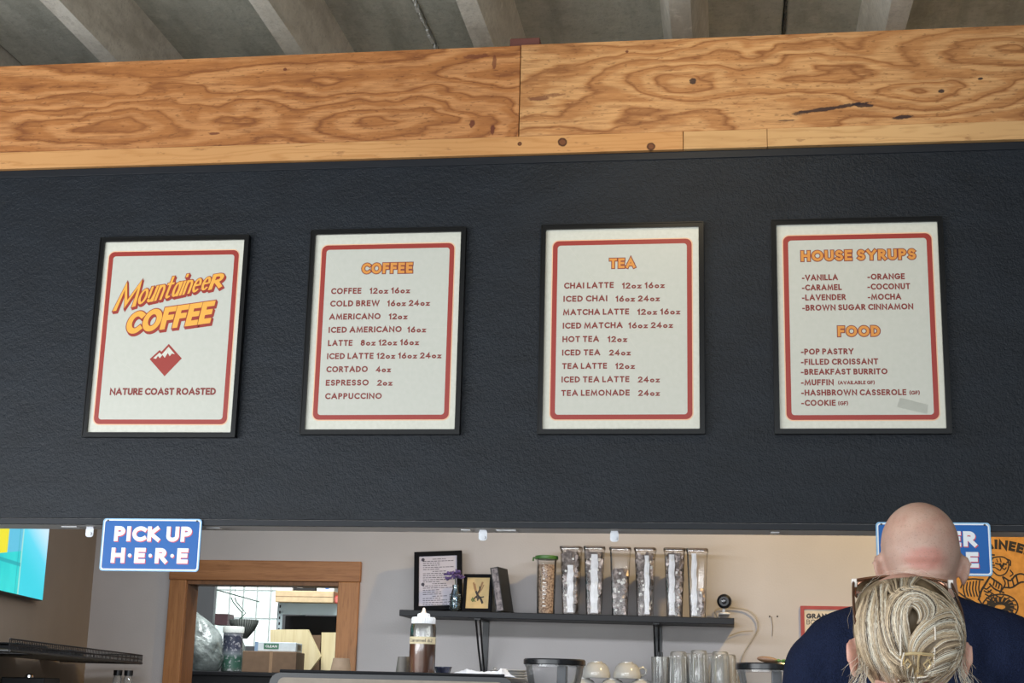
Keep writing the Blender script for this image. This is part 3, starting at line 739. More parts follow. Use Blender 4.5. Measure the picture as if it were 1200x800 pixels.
# ------------------------------------------------------------------ left wall: screen, wire shelf
dirA = Vector((.189, -.982, 0)).normalized()
def wl(px, py, off=0.0):
    """point on the left wall plane (offset into the room) seen at a pixel"""
    ray = CW + CR * ((px - 600) / F) - CU * ((py - 400) / F)
    n = Vector((.982, .189, 0)); s = (KC.dot(n) + off) / ray.dot(n)
    return Vector((ray.x*s, ray.y*s, CZ + ray.z*s))
def lu(p): return (p - KC).dot(dirA)
a = wl(55, 660, .04); u0 = lu(a); zb = wl(50, 704, .04).z; u1 = u0 + .98; zt = zb + .56
r = thing('wall_screen', 'bright cyan and yellow screen on the left wall, cut by the picture edge', 'screen', (KC.x, KC.y, 0), KA)
M = Mat('screen_picture', (0,0,0), .3); x, y, z = M.xyz()
um = lu(wl(25, 660, .04)); zmid = wl(20, 660, .04).z; uy = lu(wl(11, 630, .04)); zy = wl(5, 638, .04).z
base = M.ramp((z - x*.35).step(zb - u0*.35 - .02, zb - u0*.35 + .30), [(0, (.03,.62,.74)), (.45, (.10,.66,.84)), (1, (.62,.80,.92))])
win_ = x.gt(um)
cy = M.ramp(M.noise(6, 2), [(.3, (.0,.52,.54)), (.7, (.02,.68,.66))])
base = M.mix(win_, base, cy)
base = M.mix(win_*(z + (x - um)*.12).gt(zy), base, (.10,.50,.70))
base = M.mix(win_*x.gt(uy)*(z + (x-um)*.12).gt(zy), base, (.80,.72,.02))
edge = 1.0 - (x - um).abs().step(.004, .012); base = M.mix(edge*.7, base, (.45,.75,.62))
bar = (1.0 - (z - zmid).abs().step(.004, .009)) * win_; base = M.mix(bar*.7, base, (.0,.30,.36))
bar2 = (1.0 - (x - um - .04).abs().step(.003, .007)); base = M.mix(bar2*.55, base, (.0,.34,.38))
bar3 = (1.0 - (x - um - .30).abs().step(.004, .010)); base = M.mix(bar3*.6, base, (.0,.34,.38))
M.link(base, M.b.inputs['Emission Color']); M.b.inputs['Emission Strength'].default_value = 1.1; SCR = M.m
MB().box((u0, .010, zb), (u1, .036, zt), bev=.004).build('housing', BLK, r)
MB().box((u0+.004, .0355, zb+.004), (u1-.004, .0375, zt-.004)).build('display', SCR, r)
MB().box((u0+.3, 0, zb+.15), (u1-.3, .012, zt-.15)).build('wall_bracket', BLKMAT, r)

# black wire shelf running along the left wall
WIRE = Mat('black_wire', srgb(26,24,26), .45).m
off1 = .42
pe = at(166, 777, 6.25); zsh = pe.z
r = thing('wire_shelf', 'black wire mesh shelf along the left wall, seen from below', 'shelf', (0, 0, 0))
n_ = Vector((.982, .189, 0)); 
E0 = Vector((pe.x, pe.y, 0)); E1 = E0 + dirA*1.75                 # front edge, room side
B0 = E0 - n_*(.0); 
def frm(o_, u, v, z): return Vector((o_.x, o_.y, 0)) + dirA*u - n_*v + Vector((0,0,z))
wdt = (E0 - KC).dot(n_) - .03
mb = MB()
for v in (0, wdt): mb.tube([frm(E0, 0, v, zsh), frm(E0, 2.02, v, zsh)], .005, 6)
for u in (0, 2.02): mb.tube([frm(E0, u, 0, zsh), frm(E0, u, wdt, zsh)], .005, 6)
mb.build('outer_rail', WIRE, r)
mb = MB(); k = 0
for i in range(102): u = .01 + i*.0198; mb.tube([frm(E0, u, 0, zsh+.003), frm(E0, u, wdt, zsh+.003)], .0018, 4, caps=False)
for i in range(9): v = wdt*(i+.5)/9; mb.tube([frm(E0, 0, v, zsh), frm(E0, 2.02, v, zsh)], .0028, 4, caps=False)
mb.build('shelf_wire', WIRE, r)['kind'] = 'stuff'
mb = MB(); hh = .034
for v in (0,):
    for zz in (.017, hh): mb.tube([frm(E0, 0, v, zsh+zz), frm(E0, 2.02, v, zsh+zz)], .0026, 5)
    for i in range(102): u = i*.02; mb.tube([frm(E0, u, v, zsh), frm(E0, u, v, zsh+hh)], .0016, 4, caps=False)
for i in range(16): v = i*wdt/15; mb.tube([frm(E0, 0, v, zsh), frm(E0, 0, v, zsh+hh)], .0016, 4, caps=False)
mb.tube([frm(E0, 0, 0, zsh+hh), frm(E0, 0, wdt, zsh+hh)], .0026, 5)
mb.build('rim_wire', WIRE, r)['kind'] = 'stuff'
for u in (.25, 1.75): MB().tube([frm(E0, u, 0, zsh-.002), frm(E0, u, wdt+.029, zsh-.002)], .005, 6).build('wall_arm', WIRE, r)
mb = MB(); mb.add([frm(E0, 0.01, .01, zsh+.001), frm(E0, 2.01, .01, zsh+.001), frm(E0, 2.01, wdt, zsh+.001), frm(E0, .01, wdt, zsh+.001), frm(E0, 0.01, .01, zsh+.004), frm(E0, 2.01, .01, zsh+.004), frm(E0, 2.01, wdt, zsh+.004), frm(E0, .01, wdt, zsh+.004)], [(0,3,2,1),(4,5,6,7),(0,1,5,4),(1,2,6,5),(2,3,7,6),(3,0,4,7)])
mb.build('liner_mat', BLKMAT, r)
# trays and dark packets lying in the wire shelf
for u, wd, dp, h, lb in ((.40, .20, .14, .030, 'flat black tray in the middle of the wire shelf'), (.98, .36, .14, .034, 'long black tray near the left end of the wire shelf'), (1.62, .24, .14, .03, 'black tray at the left picture edge on the wire shelf')):
    q = thing('tray', lb, 'tray', frm(E0, u, .02+dp, zsh+.0065), KA, 'black trays on the wire shelf')
    MB().box((0, -dp, 0), (wd, 0, h*.8), bev=.006).build('body', BLKMAT, q); MB().box((-.005, -dp-.005, h*.8), (wd+.005, .005, h), bev=.003).build('rim', BLK, q)

# ------------------------------------------------------------------ back counter (below the picture) and wall shelves
LAM = plain('dark_laminate', (70,66,64), .5); 
MB1 = MB().box((-1.5, 5.82, 0), (2.3, 6.40, .90)); mb = MB().box((-1.52, 5.80, .90), (2.32, 6.398, .94), bev=.004)
r = thing('back_counter', 'low dark counter against the serving area back wall', 'counter'); MB().box((-1.5, 5.84, 0), (2.3, 6.398, .90)).build('cabinet', LAM, r); mb.build('worktop', BLKMAT, r)
r = thing('front_counter', 'dark service counter under the bulkhead opening', 'counter')
MB().box((-2.3, 4.36, 0), (2.3, 5.02, 1.0)).build('cabinet', LAM, r); MB().box((-2.32, 4.34, 1.0), (2.32, 5.04, 1.04), bev=.004).build('worktop', BLKMAT, r)

SHB = Mat('shelf_black_paint', srgb(26,28,33), .5, spec=.3); SHB.bump(SHB.noise(60, 3, stretch=(.2,1,1)), .3, .001); SHB = SHB.m
YF = 6.15
pl = at(468, 715.5, YF); pr_ = at(860.5, 726, YF); zs = (pl.z + pr_.z)/2 + .018; thk = .026
dz = (at(860.5, 724, YF).z - at(468, 714, YF).z)   # slight sag to the right
tilt = math.atan2(dz, pr_.x - pl.x)
zL = at(468, 714, YF).z; zR = at(860, 723, YF).z
r = thing('wall_shelf', 'long black wall shelf on two brackets carrying frames and tea jars', 'shelf', (pl.x, YF, zL), 0)
r.rotation_euler = (0, -tilt, 0)
LEN = pr_.x - pl.x
MB().box((0, 0, -thk), (LEN, .249, 0), bev=.0025).build('board', SHB, r)
for px in (563, 770):
    x = at(px, 735, YF+.1).x - pl.x
    bk = MB()
    bk.box((x-.013, .02, -thk-.006), (x+.013, .245, -thk)); bk.box((x-.013, .243, -thk-.27), (x+.013, .249, -thk))
    pts = [(x, .03 + .21*(1-math.cos(t)), -thk-.006 - .25*math.sin(t)) for t in [PI/2*i/8 for i in range(9)]]
    bk.tube([(x-.009, .035, -thk-.006), (x-.008, .12, -thk-.12), (x-.006, .243, -thk-.255)], .0045, 6); bk.tube([(x+.009, .035, -thk-.006), (x+.008, .12, -thk-.12), (x+.006, .243, -thk-.255)], .0045, 6)
    bk.build('bracket', BLK, r)
def shz(x): return zL + (x - pl.x)*math.tan(tilt)
# lower shelf, just under the picture
zl2 = at(700, 822, 6.2).z
r = thing('lower_wall_shelf', 'lower wall shelf under the cups and glasses, below the picture edge', 'shelf')
xla, xlb = at(560, 800, 6.1).x, at(870, 800, 6.1).x
MB().box((xla, 6.05, zl2 - .025), (xlb, 6.398, zl2), bev=.002).build('board', SHB, r)
for x in (xla + .15, xlb - .15): MB().box((x-.012, 6.08, zl2-.03), (x+.012, 6.398, zl2-.025)).box((x-.012, 6.39, zl2-.2), (x+.012, 6.398, zl2-.03)).build('bracket', BLK, r)

# ---- certificate in a black frame, leaning on the wall
PAPC = Mat('certificate_paper', srgb(196,190,200), .45).m; INK = Mat('printed_ink', srgb(64,60,72), .6).m
a = at(487, 713, 6.24); b = at(540, 714, 6.24); c1_ = at(482, 647, 6.33)
Wc = (b - a).length; Hc = .262
r = thing('certificate_frame', 'black frame with a printed grey certificate leaning at the shelf left end', 'picture frame', (a.x - .006, 6.25, shz(a.x) + .002), 0)
r.rotation_euler = (math.radians(-14), math.radians(-3.2), math.radians(6))
mb = MB(); ring(mb, rrect(-.004, 0, Wc+.008, Hc, .001, 1), rrect(.017, .020, Wc-.014, Hc-.020, .001, 1), 0, 0, .016); mb.build('frame', FRAMEMAT, r)
MB().box((.014, .006, .018), (Wc-.012, .012, Hc-.018)).build('certificate', PAPC, r)
mb = MB(); rnd = random.Random(2)
zz = Hc - .035
for k in range(24):
    if k in (0, 12): mb.lathe([(.0075, 0), (.0075, .0006)], (.034, .0055, zz), 12, axis=(0,-1,0))
    L_ = rnd.choice((.10, .13, .07, .12)) if k % 6 else .06
    x0 = .034 if k % 6 else .075
    xx = x0
    while xx < min(x0 + L_, Wc - .03):
        w_ = rnd.uniform(.006, .018); mb.add([(xx, .0055, zz), (xx+w_, .0055, zz), (xx+w_, .0055, zz+.0028), (xx, .0055, zz+.0028)], [(0,1,2,3)]); xx += w_ + .003
    zz -= .0092
o = mb.build('printed_text', INK, r); o['kind'] = 'stuff'

# ---- purple flower in a small patterned glass vase
GLV = clear('vase_glass', (.80,.88,.92), 1.45, .12, .10); PUR = plain('purple_petals', (104,84,138), .6); STEMG = plain('flower_stem', (92,104,84), .6)
a = at(533, 714, 6.20)
r = thing('flower_vase', 'small glass vase with a purple flower between the two frames', 'vase', (a.x, 6.20, shz(a.x) + .001))
mb = MB().lathe([(.018,0),(.022,.01),(.021,.05),(.018,.075),(.012,.095),(.014,.11),(.012,.11),(.010,.095),(.016,.075),(.018,.05),(.018,.012)], n=16, close=False); mb.build('vase', GLV, r, smooth=True)
mb = MB(); rnd = random.Random(4)
for j in range(7):
    for i in range(10):
        t = 2*PI*(i + .5*(j % 2))/10; mb.ell((.0212*math.cos(t), .0212*math.sin(t), .012+j*.0095), (.0035,.0035,.004), nu=6, nv=4)
mb.build('bead_relief', GLV, r)['kind'] = 'stuff'
MB().tube([(0,0,.01), (.002,0,.08), (-.004,0,.15)], .0022, 6).build('stem', STEMG, r)
mb = MB()
for k in range(26):
    t = k*2.4; rr = .008 + .022*math.sqrt(k/26.)
    c_ = Vector((-.006 + rr*math.cos(t)*1.25, rr*math.sin(t)*.8, .158 + .012*math.cos(k*1.3) - rr*.35))
    mb.ell(c_, (.012, .008, .0045), rot=(math.sin(k)*.7, math.cos(k*1.7)*.9, t), nu=7, nv=4)
mb.build('flower', PUR, r, smooth=True)

# ---- small black frame with a dark bird-like sketch on tan paper
TAN = plain('tan_art_paper', (206,176,122), .6); 
a = at(541.5, 713.5, 6.22); b = at(576, 714, 6.22); Ws = (b-a).length; Hs = .160
r = thing('small_picture_frame', 'small black frame with a dark plant sketch on tan paper', 'picture frame', (a.x, 6.21, shz(a.x) + .002)); r.rotation_euler = (math.radians(-9), 0, math.radians(-3))
mb = MB(); ring(mb, rrect(0, 0, Ws, Hs, .001, 1), rrect(.014, .014, Ws-.013, Hs-.014, .001, 1), 0, 0, .014); mb.build('frame', FRAMEMAT, r)
MB().box((.012, .006, .012), (Ws-.011, .010, Hs-.012)).build('picture', TAN, r)
mb = MB(); ident = lambda p, q: (p, q); SK = Mat('sketch_ink', srgb(44,36,30), .6).m; SKG = Mat('sketch_green', srgb(96,108,52), .6).m; SKT = Mat('sketch_umber', srgb(150,112,72), .6).m
cx, cz = Ws*.5, Hs*.5
def skz(pts, t, mi, y): ribbon(mb, [(cx + p*.001, cz + q*.001) for p, q in pts], t, y, ident, mi)
for pts, t, mi in (([( -20,42),(-14,20),(-6,2),(2,-14)], .007, 2), ([(-14,38),(-8,14),(0,-6)], .005, 2), ([(18,44),(12,24),(6,6),(0,-10)], .008, 2), ([(24,34),(18,18),(8,2)], .004, 2),
                   ([(-6,4),(0,-8),(8,-18),(16,-26),(22,-40)], .009, 0), ([(8,-16),(16,-18),(26,-16)], .005, 0), ([(2,2),(8,14),(8,26)], .006, 0), ([(-18,-34),(-12,-22),(-2,-12)], .006, 0), ([(-24,-30),(-20,-22),(-16,-28)], .006, 3), ([(-20,-36),(-14,-30),(-8,-36)], .004, 3), ([(-4,-18),(4,-24),(2,-30)], .006, 0)):
    skz(pts, t, mi, .0056 - .00002*len(mb.f))
mb.build('sketch', [SK, SK, SKT, SKG], r)

# ---- thin book or box leaning beside it
BOOKM = Mat('mottled_book_cover', srgb(110,100,102), .5); BOOKM.mottled(srgb(72,64,70), srgb(150,140,142), 60); BOOKM = BOOKM.m
a = at(582, 715, 6.2)
r = thing('leaning_book', 'thin mottled grey book leaning left against the small frame', 'book', (a.x, 6.19, shz(a.x) + .002)); r.rotation_euler = (0, math.radians(-10), math.radians(-10))
MB().box((0, 0, 0), (.034, .002, .185)).build('spine', BLKMAT, r); MB().box((0, .002, .0), (.004, .13, .185)).build('cover', BLKMAT, r); MB().box((.030, .002, .0), (.034, .13, .185)).build('cover', BLKMAT, r)
MB().box((.004, .002, .003), (.030, .127, .182)).build('pages', plain('book_pages', (190,184,172), .8), r)
MB().box((.005, -.0006, .004), (.031, .0, .181)).build('spine_print', BOOKM, r)

# ---- tea jars
JAR = clear('jar_plastic', (.96,.95,.94), 1.25, .10, .03, .02); FOIL = Mat('foil_packets', srgb(150,142,140), .35, metal=.35)
n1 = FOIL.noise(45, 4, .6); FOIL.color(FOIL.ramp(n1, [(.3, srgb(104,94,92)), (.55, srgb(152,140,136)), (.75, srgb(206,196,190))])); FOIL = FOIL.m
TEAW = plain('tea_tag_white', (236,234,228), .5); TEAB = plain('tea_tag_tan', (214,190,150), .5)
PKT = clear('clear_wrap', (.96,.96,.97), 1.9, .12, .24)
LIDC = clear('lid_plastic', (.84,.78,.74), 1.3, .15, .05); LIDG = plain('green_lid', (72,116,56), .4)
def contents(w0, w1, h, fill, seed, tan=False):
    """crumpled foil tea packets with square paper tags, filling a tapered square jar"""
    mb = MB(); rnd = random.Random(seed); n = int(150*fill)
    for k in range(n):
        z = .012 + (h*fill - .03)*rnd.random(); wz = (w0 + (w1-w0)*z/h)/2 - .010
        # stay close to the walls so the packets show
        s = rnd.choice(((1,0),(-1,0),(0,1),(0,-1),(0,-1)))
        u = rnd.uniform(-1, 1)*wz
        c_ = Vector((s[0]*wz + s[1]*u if s[0] else u, s[1]*wz if s[1] else u, z))
        if s[0]: c_ = Vector((s[0]*wz*.92, u, z))
        else: c_ = Vector((u, s[1]*wz*.92, z))
        sz = rnd.uniform(.009, .015); e = Euler((rnd.uniform(-.5,.5), rnd.uniform(-3,3), rnd.uniform(-.5,.5) + (PI/2 if s[0] else 0)))
        tg = rnd.random() < .10
        if tg: sz = .0065
        pts = []
        for i in range(3):
            for j in range(3):
                v = Vector(((i-1)*sz, rnd.uniform(-.0025,.0025) if not tg else 0, (j-1)*sz*(1.3 if not tg else 1))); v.rotate(e); pts.append(c_ + v + (Vector((s[0], s[1], 0))*.004 if tg else Vector()))
        fs = [(i*3+j, i*3+j+1, (i+1)*3+j+1, (i+1)*3+j) for i in range(2) for j in range(2)]
        lim = (w0 + (w1-w0)*z/h)/2 - .0035; pts = [Vector((max(-lim, min(lim, p_.x)), max(-lim, min(lim, p_.y)), max(.006, p_.z))) for p_ in pts]
        mb.add(pts, fs, 1 if tg else 0)
    for q_ in range(5):                       # paper tags pressed against the front
        z = h*fill*(q_+.6)/5.4; lim = (w0 + (w1-w0)*z/h)/2; u = rnd.uniform(-.5, .5)*lim; a_ = rnd.uniform(0, PI/2); s_ = .0062
        mb.add([(u + s_*math.cos(a_+k_*PI/2), -lim+.0022, z + s_*math.sin(a_+k_*PI/2)) for k_ in range(4)], [(0,1,2,3)], 1)
    # dark filling core
    ht = h*fill - .01; a0 = w0/2 - .016; a1 = (w0+(w1-w0)*fill)/2 - .016
    mb.add([(-a0,-a0,.006),(a0,-a0,.006),(a0,a0,.006),(-a0,a0,.006),(-a1,-a1,ht),(a1,-a1,ht),(a1,a1,ht),(-a1,a1,ht)], [(0,3,2,1),(4,5,6,7),(0,1,5,4),(1,2,6,5),(2,3,7,6),(3,0,4,7)], 2)
    return mb
def sq(wd, r, z, n=4):
    return [(x, y, z) for x, y in rrect(-wd/2, -wd/2, wd/2, wd/2, r, n)]
def loft(mb, rings, mi=0, cap0=True, cap1=False):
    n = len(rings[0]); vs = [p for r_ in rings for p in r_]; fs = []
    for i in range(len(rings)-1):
        for k in range(n): fs.append((i*n+k, i*n+(k+1) % n, (i+1)*n+(k+1) % n, (i+1)*n+k))
    if cap0: fs.append(tuple(range(n-1,-1,-1)))
    if cap1: fs.append(tuple(range((len(rings)-1)*n, len(rings)*n)))
    mb.add(vs, fs, mi)
YJ = 6.25; jars = [(668.5, 640.5, .95), (696, 640.5, .95), (726.5, 641.5, .72), (756, 642, .93), (790.5, 642.5, .96), (817.5, 643, .42)]
DARKC = plain('dark_tea', (112,102,98), .7)
for i, (px, ptop, fill) in enumerate(jars):
    a = at(px, 718 + i*.9, YJ); x = a.x; zb_ = shz(x) + .001
    H = at(px, ptop, YJ).z - zb_; w0, w1 = .062, .088
    posn = ('next to the green-lidded jar', 'second of the six', 'third of the six, packets lower', 'fourth of the six, above the bracket gap', 'fifth of the six, with a white reflection strip', 'at the right end, only half full')[i]
    r = thing('tea_jar', 'tall clear square jar of tea packets, ' + posn, 'jar', (x, YJ, zb_), rz=(-.04, .05, .02, -.03, .06, -.02)[i], group='tall clear tea jars on the wall shelf')
    mb = MB(); loft(mb, [sq(w0, .012, 0), sq(w0+.002, .013, .004), sq(w1-.004, .014, H-.018), sq(w1, .014, H-.014), sq(w1, .014, H-.010)]); mb.build('jar_body', JAR, r)
    mb = MB(); loft(mb, [sq(w1+.003, .015, H-.010), sq(w1+.004, .015, H-.002), sq(w1-.002, .014, H)], cap1=True); mb.build('lid', LIDC, r)
    t = contents(w0, w1, H, fill, 10+i).build('tea_packets', [FOIL, TEAW, DARKC]); t.location = (x, YJ, zb_); t.rotation_euler = r.rotation_euler
    tag(t, 'foil tea packets with paper tags inside the tea jar ' + posn, 'tea', 'tea packets inside the tall jars', 'stuff')
    # white strip modelled to imitate the bright reflection on the jar front
    if i != 2:
        ww = (.013, .015, 0, .010, .012, .011)[i]; off = (.002, .001, 0, .010, -.012, -.012)[i]; z1_ = H*(.72, .88, 0, .88, .90, .92)[i]
        mb = MB(); k_ = 12; vs = []
        for j in range(k_+1):
            z = .010 + (z1_-.01)*j/k_; yy = -(w0 + (w1-w0)*z/H)/2 + .0040 + .0012*math.sin(j*2.1+i)
            vs += [(off-ww+.002*math.sin(j*1.3), yy, z), (off, yy-.0015, z), (off+ww+.002*math.cos(j*1.9), yy, z)]
        mb.add(vs, [(j*3+k, j*3+k+1, j*3+k+4, j*3+k+3) for j in range(k_) for k in range(2)])
        q = mb.build('reflection_strip', plain('reflection_white', (238,238,240), .3)); q.location = (x, YJ, zb_); q.rotation_euler = r.rotation_euler
        tag(q, 'long white strip imitating the reflection on the tea jar ' + posn, 'wrapper', 'white reflection strips in the tea jars')
# green-lidded round jar of brown granules
a = at(639.5, 717, YJ); x = a.x; zb_ = shz(x) + .001; H = at(639, 651, YJ).z - zb_
r = thing('granola_jar', 'clear jar with a green lid, leftmost of the jars on the shelf', 'jar', (x, YJ, zb_))
mb = MB().lathe([(.036,0),(.038,.004),(.041,H*.55),(.043,H-.022),(.046,H-.014)], n=28, close=False); mb.build('jar_body', JAR, r, smooth=True)
mb = MB().lathe([(.048,H-.016),(.050,H-.010),(.049,H-.002),(.044,H)], n=28); mb.tube([(-.047,0,H-.01), (-.056,0,H-.008), (-.057,-.004,H-.022)], .004, 6); mb.build('lid', LIDG, r, smooth=True)
mb = MB()
for k in range(8): mb.box((-.010, -.0415, .03+k*.016), (-.001 if k % 3 else .004, -.0405, .034+k*.016))
mb.build('measure_marks', WHITEP, r)['kind'] = 'stuff'
M = Mat('brown_granules', srgb(140,112,92), .8); M.mottled(srgb(108,84,70), srgb(196,172,150), 120); M.bump(M.noise(150, 2), 1, .003)
o = MB().lathe([(.034,.004),(.038,H*.55),(.039,H*.84)], n=24).build('tea_leaves', M.m); o.location = r.location; tag(o, 'brown granules filling the green-lidded jar', 'dry goods', None, 'stuff')

# ---- round black camera with a cable at the shelf end
a = at(849, 705, 6.36)
r = thing('webcam', 'round black camera with a green light at the shelf right end', 'camera', (a.x, 6.33, a.z))
mb = MB().lathe([(.020,0),(.029,.004),(.031,.012),(.029,.026),(.020,.034)], n=28, axis=(-.05,-1,-.05)); mb.build('camera_body', BLK, r, smooth=True)
MB().lathe([(.011,0),(.011,.003),(.007,.0045)], (-.0015,-.0325,-.0016), 20, axis=(-.05,-1,-.05)).build('lens', Mat('lens_glass', (.01,.01,.015), .05, coat=1).m, r, smooth=True)
MB().ell((-.001,-.030,.019), (.0022,.0015,.0022), nu=8, nv=6).build('led', Mat('green_led', (0,.3,0), .4, emis=(.2,1,.2), estr=3).m, r)
MB().tube([(0,.0,-.02), (-.004,.0,-.045), (-.004,.0,-.050)], .006, 8).lathe([(.024,-.052),(.024,-.048),(.010,-.044)], (0,0,0), 20).build('stand', WHITEP, r)
MB().box((-.024,.0,-.055), (.02,.068,-.0515), bev=.001).build('foot_plate', WHITEP, r)
mb = MB(); cab = [at(px, py, Y) for px, py, Y in ((840,723,6.385), (838,715,6.385), (846,712,6.385), (862,712,6.39), (876,715,6.39), (886,724,6.39), (888,736,6.39), (882,748,6.39), (873,762,6.39), (868,777,6.385), (866,800,6.37), (866,860,6.37))]
mb.tube([Vector((v.x, 6.388, v.y)) for v in bez([(p.x, p.z) for p in cab], 44)], .0026, 6)
tag(mb.build('camera_cable', plain('grey_cable', (168,158,144), .5), smooth=True), 'thin grey cable looping from the round camera down the wall', 'cable')
mb = MB(); mb.tube([Vector((v.x, 6.389, v.y)) for v in bez([(p.x, p.z) for p in [at(854,745,6.39), at(868,740,6.39), at(882,739,6.39)]], 12)], .0014, 5)
tag(mb.build('thin_wire', plain('pale_wire', (176,160,136), .5)), 'faint thin wire on the wall right of the shelf end', 'wire')
mb = MB(); p = at(904, 722, 6.398); q = at(905, 745, 6.398); mb.tube([(p.x, 6.397, p.z), ((p.x+q.x)/2+.004, 6.397, (p.z+q.z)/2), (q.x, 6.397, q.z)], .0012, 5)
tag(mb.build('wall_scratch', plain('scratch_grey', (136,124,106), .7)), 'thin grey scratch on the warm wall right of the cable', 'scratch')
pr2 = None
for i, (px, py) in enumerate(((902,722),(911,722))):
    p = at(px, py, 6.398); o = MB().ell((0,0,0), (.003,.002,.004), nu=8, nv=5).build('wall_anchor', BLKMAT); o.location = (p.x, 6.398, p.z)
    tag(o, ('small dark screw hole above the scratch', 'small dark screw hole just right of the scratch')[i], 'screw', 'screw holes in the warm wall')

# ---- upturned cups on the lower shelf
CUPM = Mat('cream_glaze', srgb(192,190,184), .15, coat=.5).m
def cup_mesh():
    return MB().lathe([(.056,0),(.058,.004),(.056,.022),(.048,.044),(.036,.058),(.024,.062),(.024,.066),(.021,.066),(.021,.060),(0.001,.058)], n=32, close=False)
cup0 = None
def cup(x, y, z, rz, label, handle=True):
    global cup0
    if cup0 is None:
        r = thing('cup', label, 'cup', (x, y, z), rz, 'upturned cream cups on the lower shelf')
        cup_mesh().build('bowl', CUPM, r, smooth=True)
        MB().tube([(.050,0,.040), (.066,0,.046), (.080,0,.036), (.078,0,.020), (.062,0,.012), (.054,0,.014)], .0055, 8).build('handle', CUPM, r, smooth=True); cup0 = r
    else:
        r = copy_tree(cup0); r.location = (x, y, z); r.rotation_euler = (0, 0, rz); r['label'] = label
zc = zl2 + .001; YC = 6.17
zt_ = at(699, 774.5, YC-.02).z; zlo = at(715, 790.5, YC-.03).z
# stacks: the lower row stands on further cups below the picture
xa_ = at(699, 790, YC).x; xb_ = at(735, 790, YC).x; xc_ = at(690, 800, YC).x; xd_ = at(716, 800, YC).x; xe_ = at(748, 800, YC).x
z2_ = zt_ - .066; z1_ = z2_ - .0665
for x, nm in ((xc_-.03, 'left'), (xc_+.09, 'middle'), (xc_+.21, 'right')):
    z = zl2 + .001
    q = 0
base_z = z1_ - .0008
k0 = max(0, base_z - zl2)
MB().box((xc_-.10, YC-.07, zl2+.0005), (xc_+.30, YC+.07, base_z-.0008), bev=.004).build('cup_riser', BLKMAT)
tag(bpy.data.objects['cup_riser'], 'black riser block under the upturned cups', 'riser')
cup(xc_-.020, YC, base_z, 2.6, 'upturned cream cup, lower row left, beside the black-lidded jar')
cup(xc_+.097, YC, base_z, -2.0, 'upturned cream cup, lower row middle')
cup(xc_+.214, YC, base_z, -1.2, 'upturned cream cup, lower row right')
cup(xa_, YC, z2_, 2.5, 'upturned cream cup on top, left of the pair')
cup(xb_, YC, z2_, .35, 'upturned cream cup on top with its handle to the right')

# ---- stacks of clear glasses, upside down
GL = clear('drinking_glass', (.955,.965,.96), 1.35, .08, .05, .13)
gl0 = None
for i, (px, ptop, Y, nst, lb) in enumerate(((795, 763, 6.14, 3, 'left'), (819, 761.5, 6.13, 3, 'middle'), (844, 763, 6.13, 3, 'right'), (808, 765, 6.24, 3, 'back left'), (832, 765, 6.24, 3, 'back middle'), (853, 766.5, 6.22, 3, 'back right'))):
    x = at(px, ptop, Y).x; zt_ = at(px, ptop, Y).z; hgt = zt_ - zl2 - .002
    if gl0 is None:
        r = thing('glass', 'x', 'glass', (0,0,0), 0, 'upturned clear glasses stacked on the lower shelf')
        prof = [(.040,0),(.041,.002),(.0385,.06),(.0345,.125),(.032,.140),(.027,.1445),(.001,.1445)]
        MB().lathe(prof, n=28, close=False).build('glass_wall', GL, r, smooth=True)
        mb = MB()
        for k in range(10):
            t = 2*PI*k/10; mb.tube([(.0392*math.cos(t), .0392*math.sin(t), .02), (.0352*math.cos(t), .0352*math.sin(t), .125)], .0022, 5)
        mb.build('fluting', GL, r)['kind'] = 'stuff'
        gl0 = r; first = True
    z = zt_ - .145
    r = gl0 if first else copy_tree(gl0); first = False
    r.location = (x, Y, z); r.rotation_euler = (0,0,i*.3); r['label'] = 'upturned clear glass, ' + lb + ' of the row beside the shelf bracket'
    zz = z - .03; j = 0
    while zz > zl2 + .03:
        r2 = copy_tree(gl0); r2.location = (x, Y, zz); r2['label'] = 'clear glass nested under the ' + lb + ' glass'; zz -= .03
    if zz + .03 - zl2 > .003:
        o = MB().lathe([(.042, 0), (.042, zz + .03 - zl2 - .001)], n=20).build('coaster_stack', BLKMAT); o.location = (x, Y, zl2 + .0005); tag(o, 'dark round stand under the ' + lb + ' glass stack', 'stand')
# short glass with tongs handle
x = at(774, 770, 6.16).x; zt_ = at(774, 770, 6.16).z
r = thing('tool_glass', 'clear glass holding black tongs in front of the shelf bracket', 'glass', (x, 6.14, zl2 + .001))
Hh = zt_ - zl2; MB().lathe([(.031,0),(.032,.004),(.037,Hh),(.035,Hh),(.030,.006),(.001,.006)], n=28, close=False).build('glass_wall', GL, r, smooth=True)
q = thing('tongs', 'black tongs standing in the clear glass under the bracket', 'tongs', (x, 6.14, zl2 + .008))
for s in (-1, 1): MB().tube([(s*.004, 0, 0), (s*.012, 0, Hh*.5), (s*.006, 0, Hh+.012)], .004, 6).build('arm', BLK, q)
MB().tube([(.0,0,Hh*.2), (.0,0,Hh*.55)], .014, 8).build('grip', BLK, q)

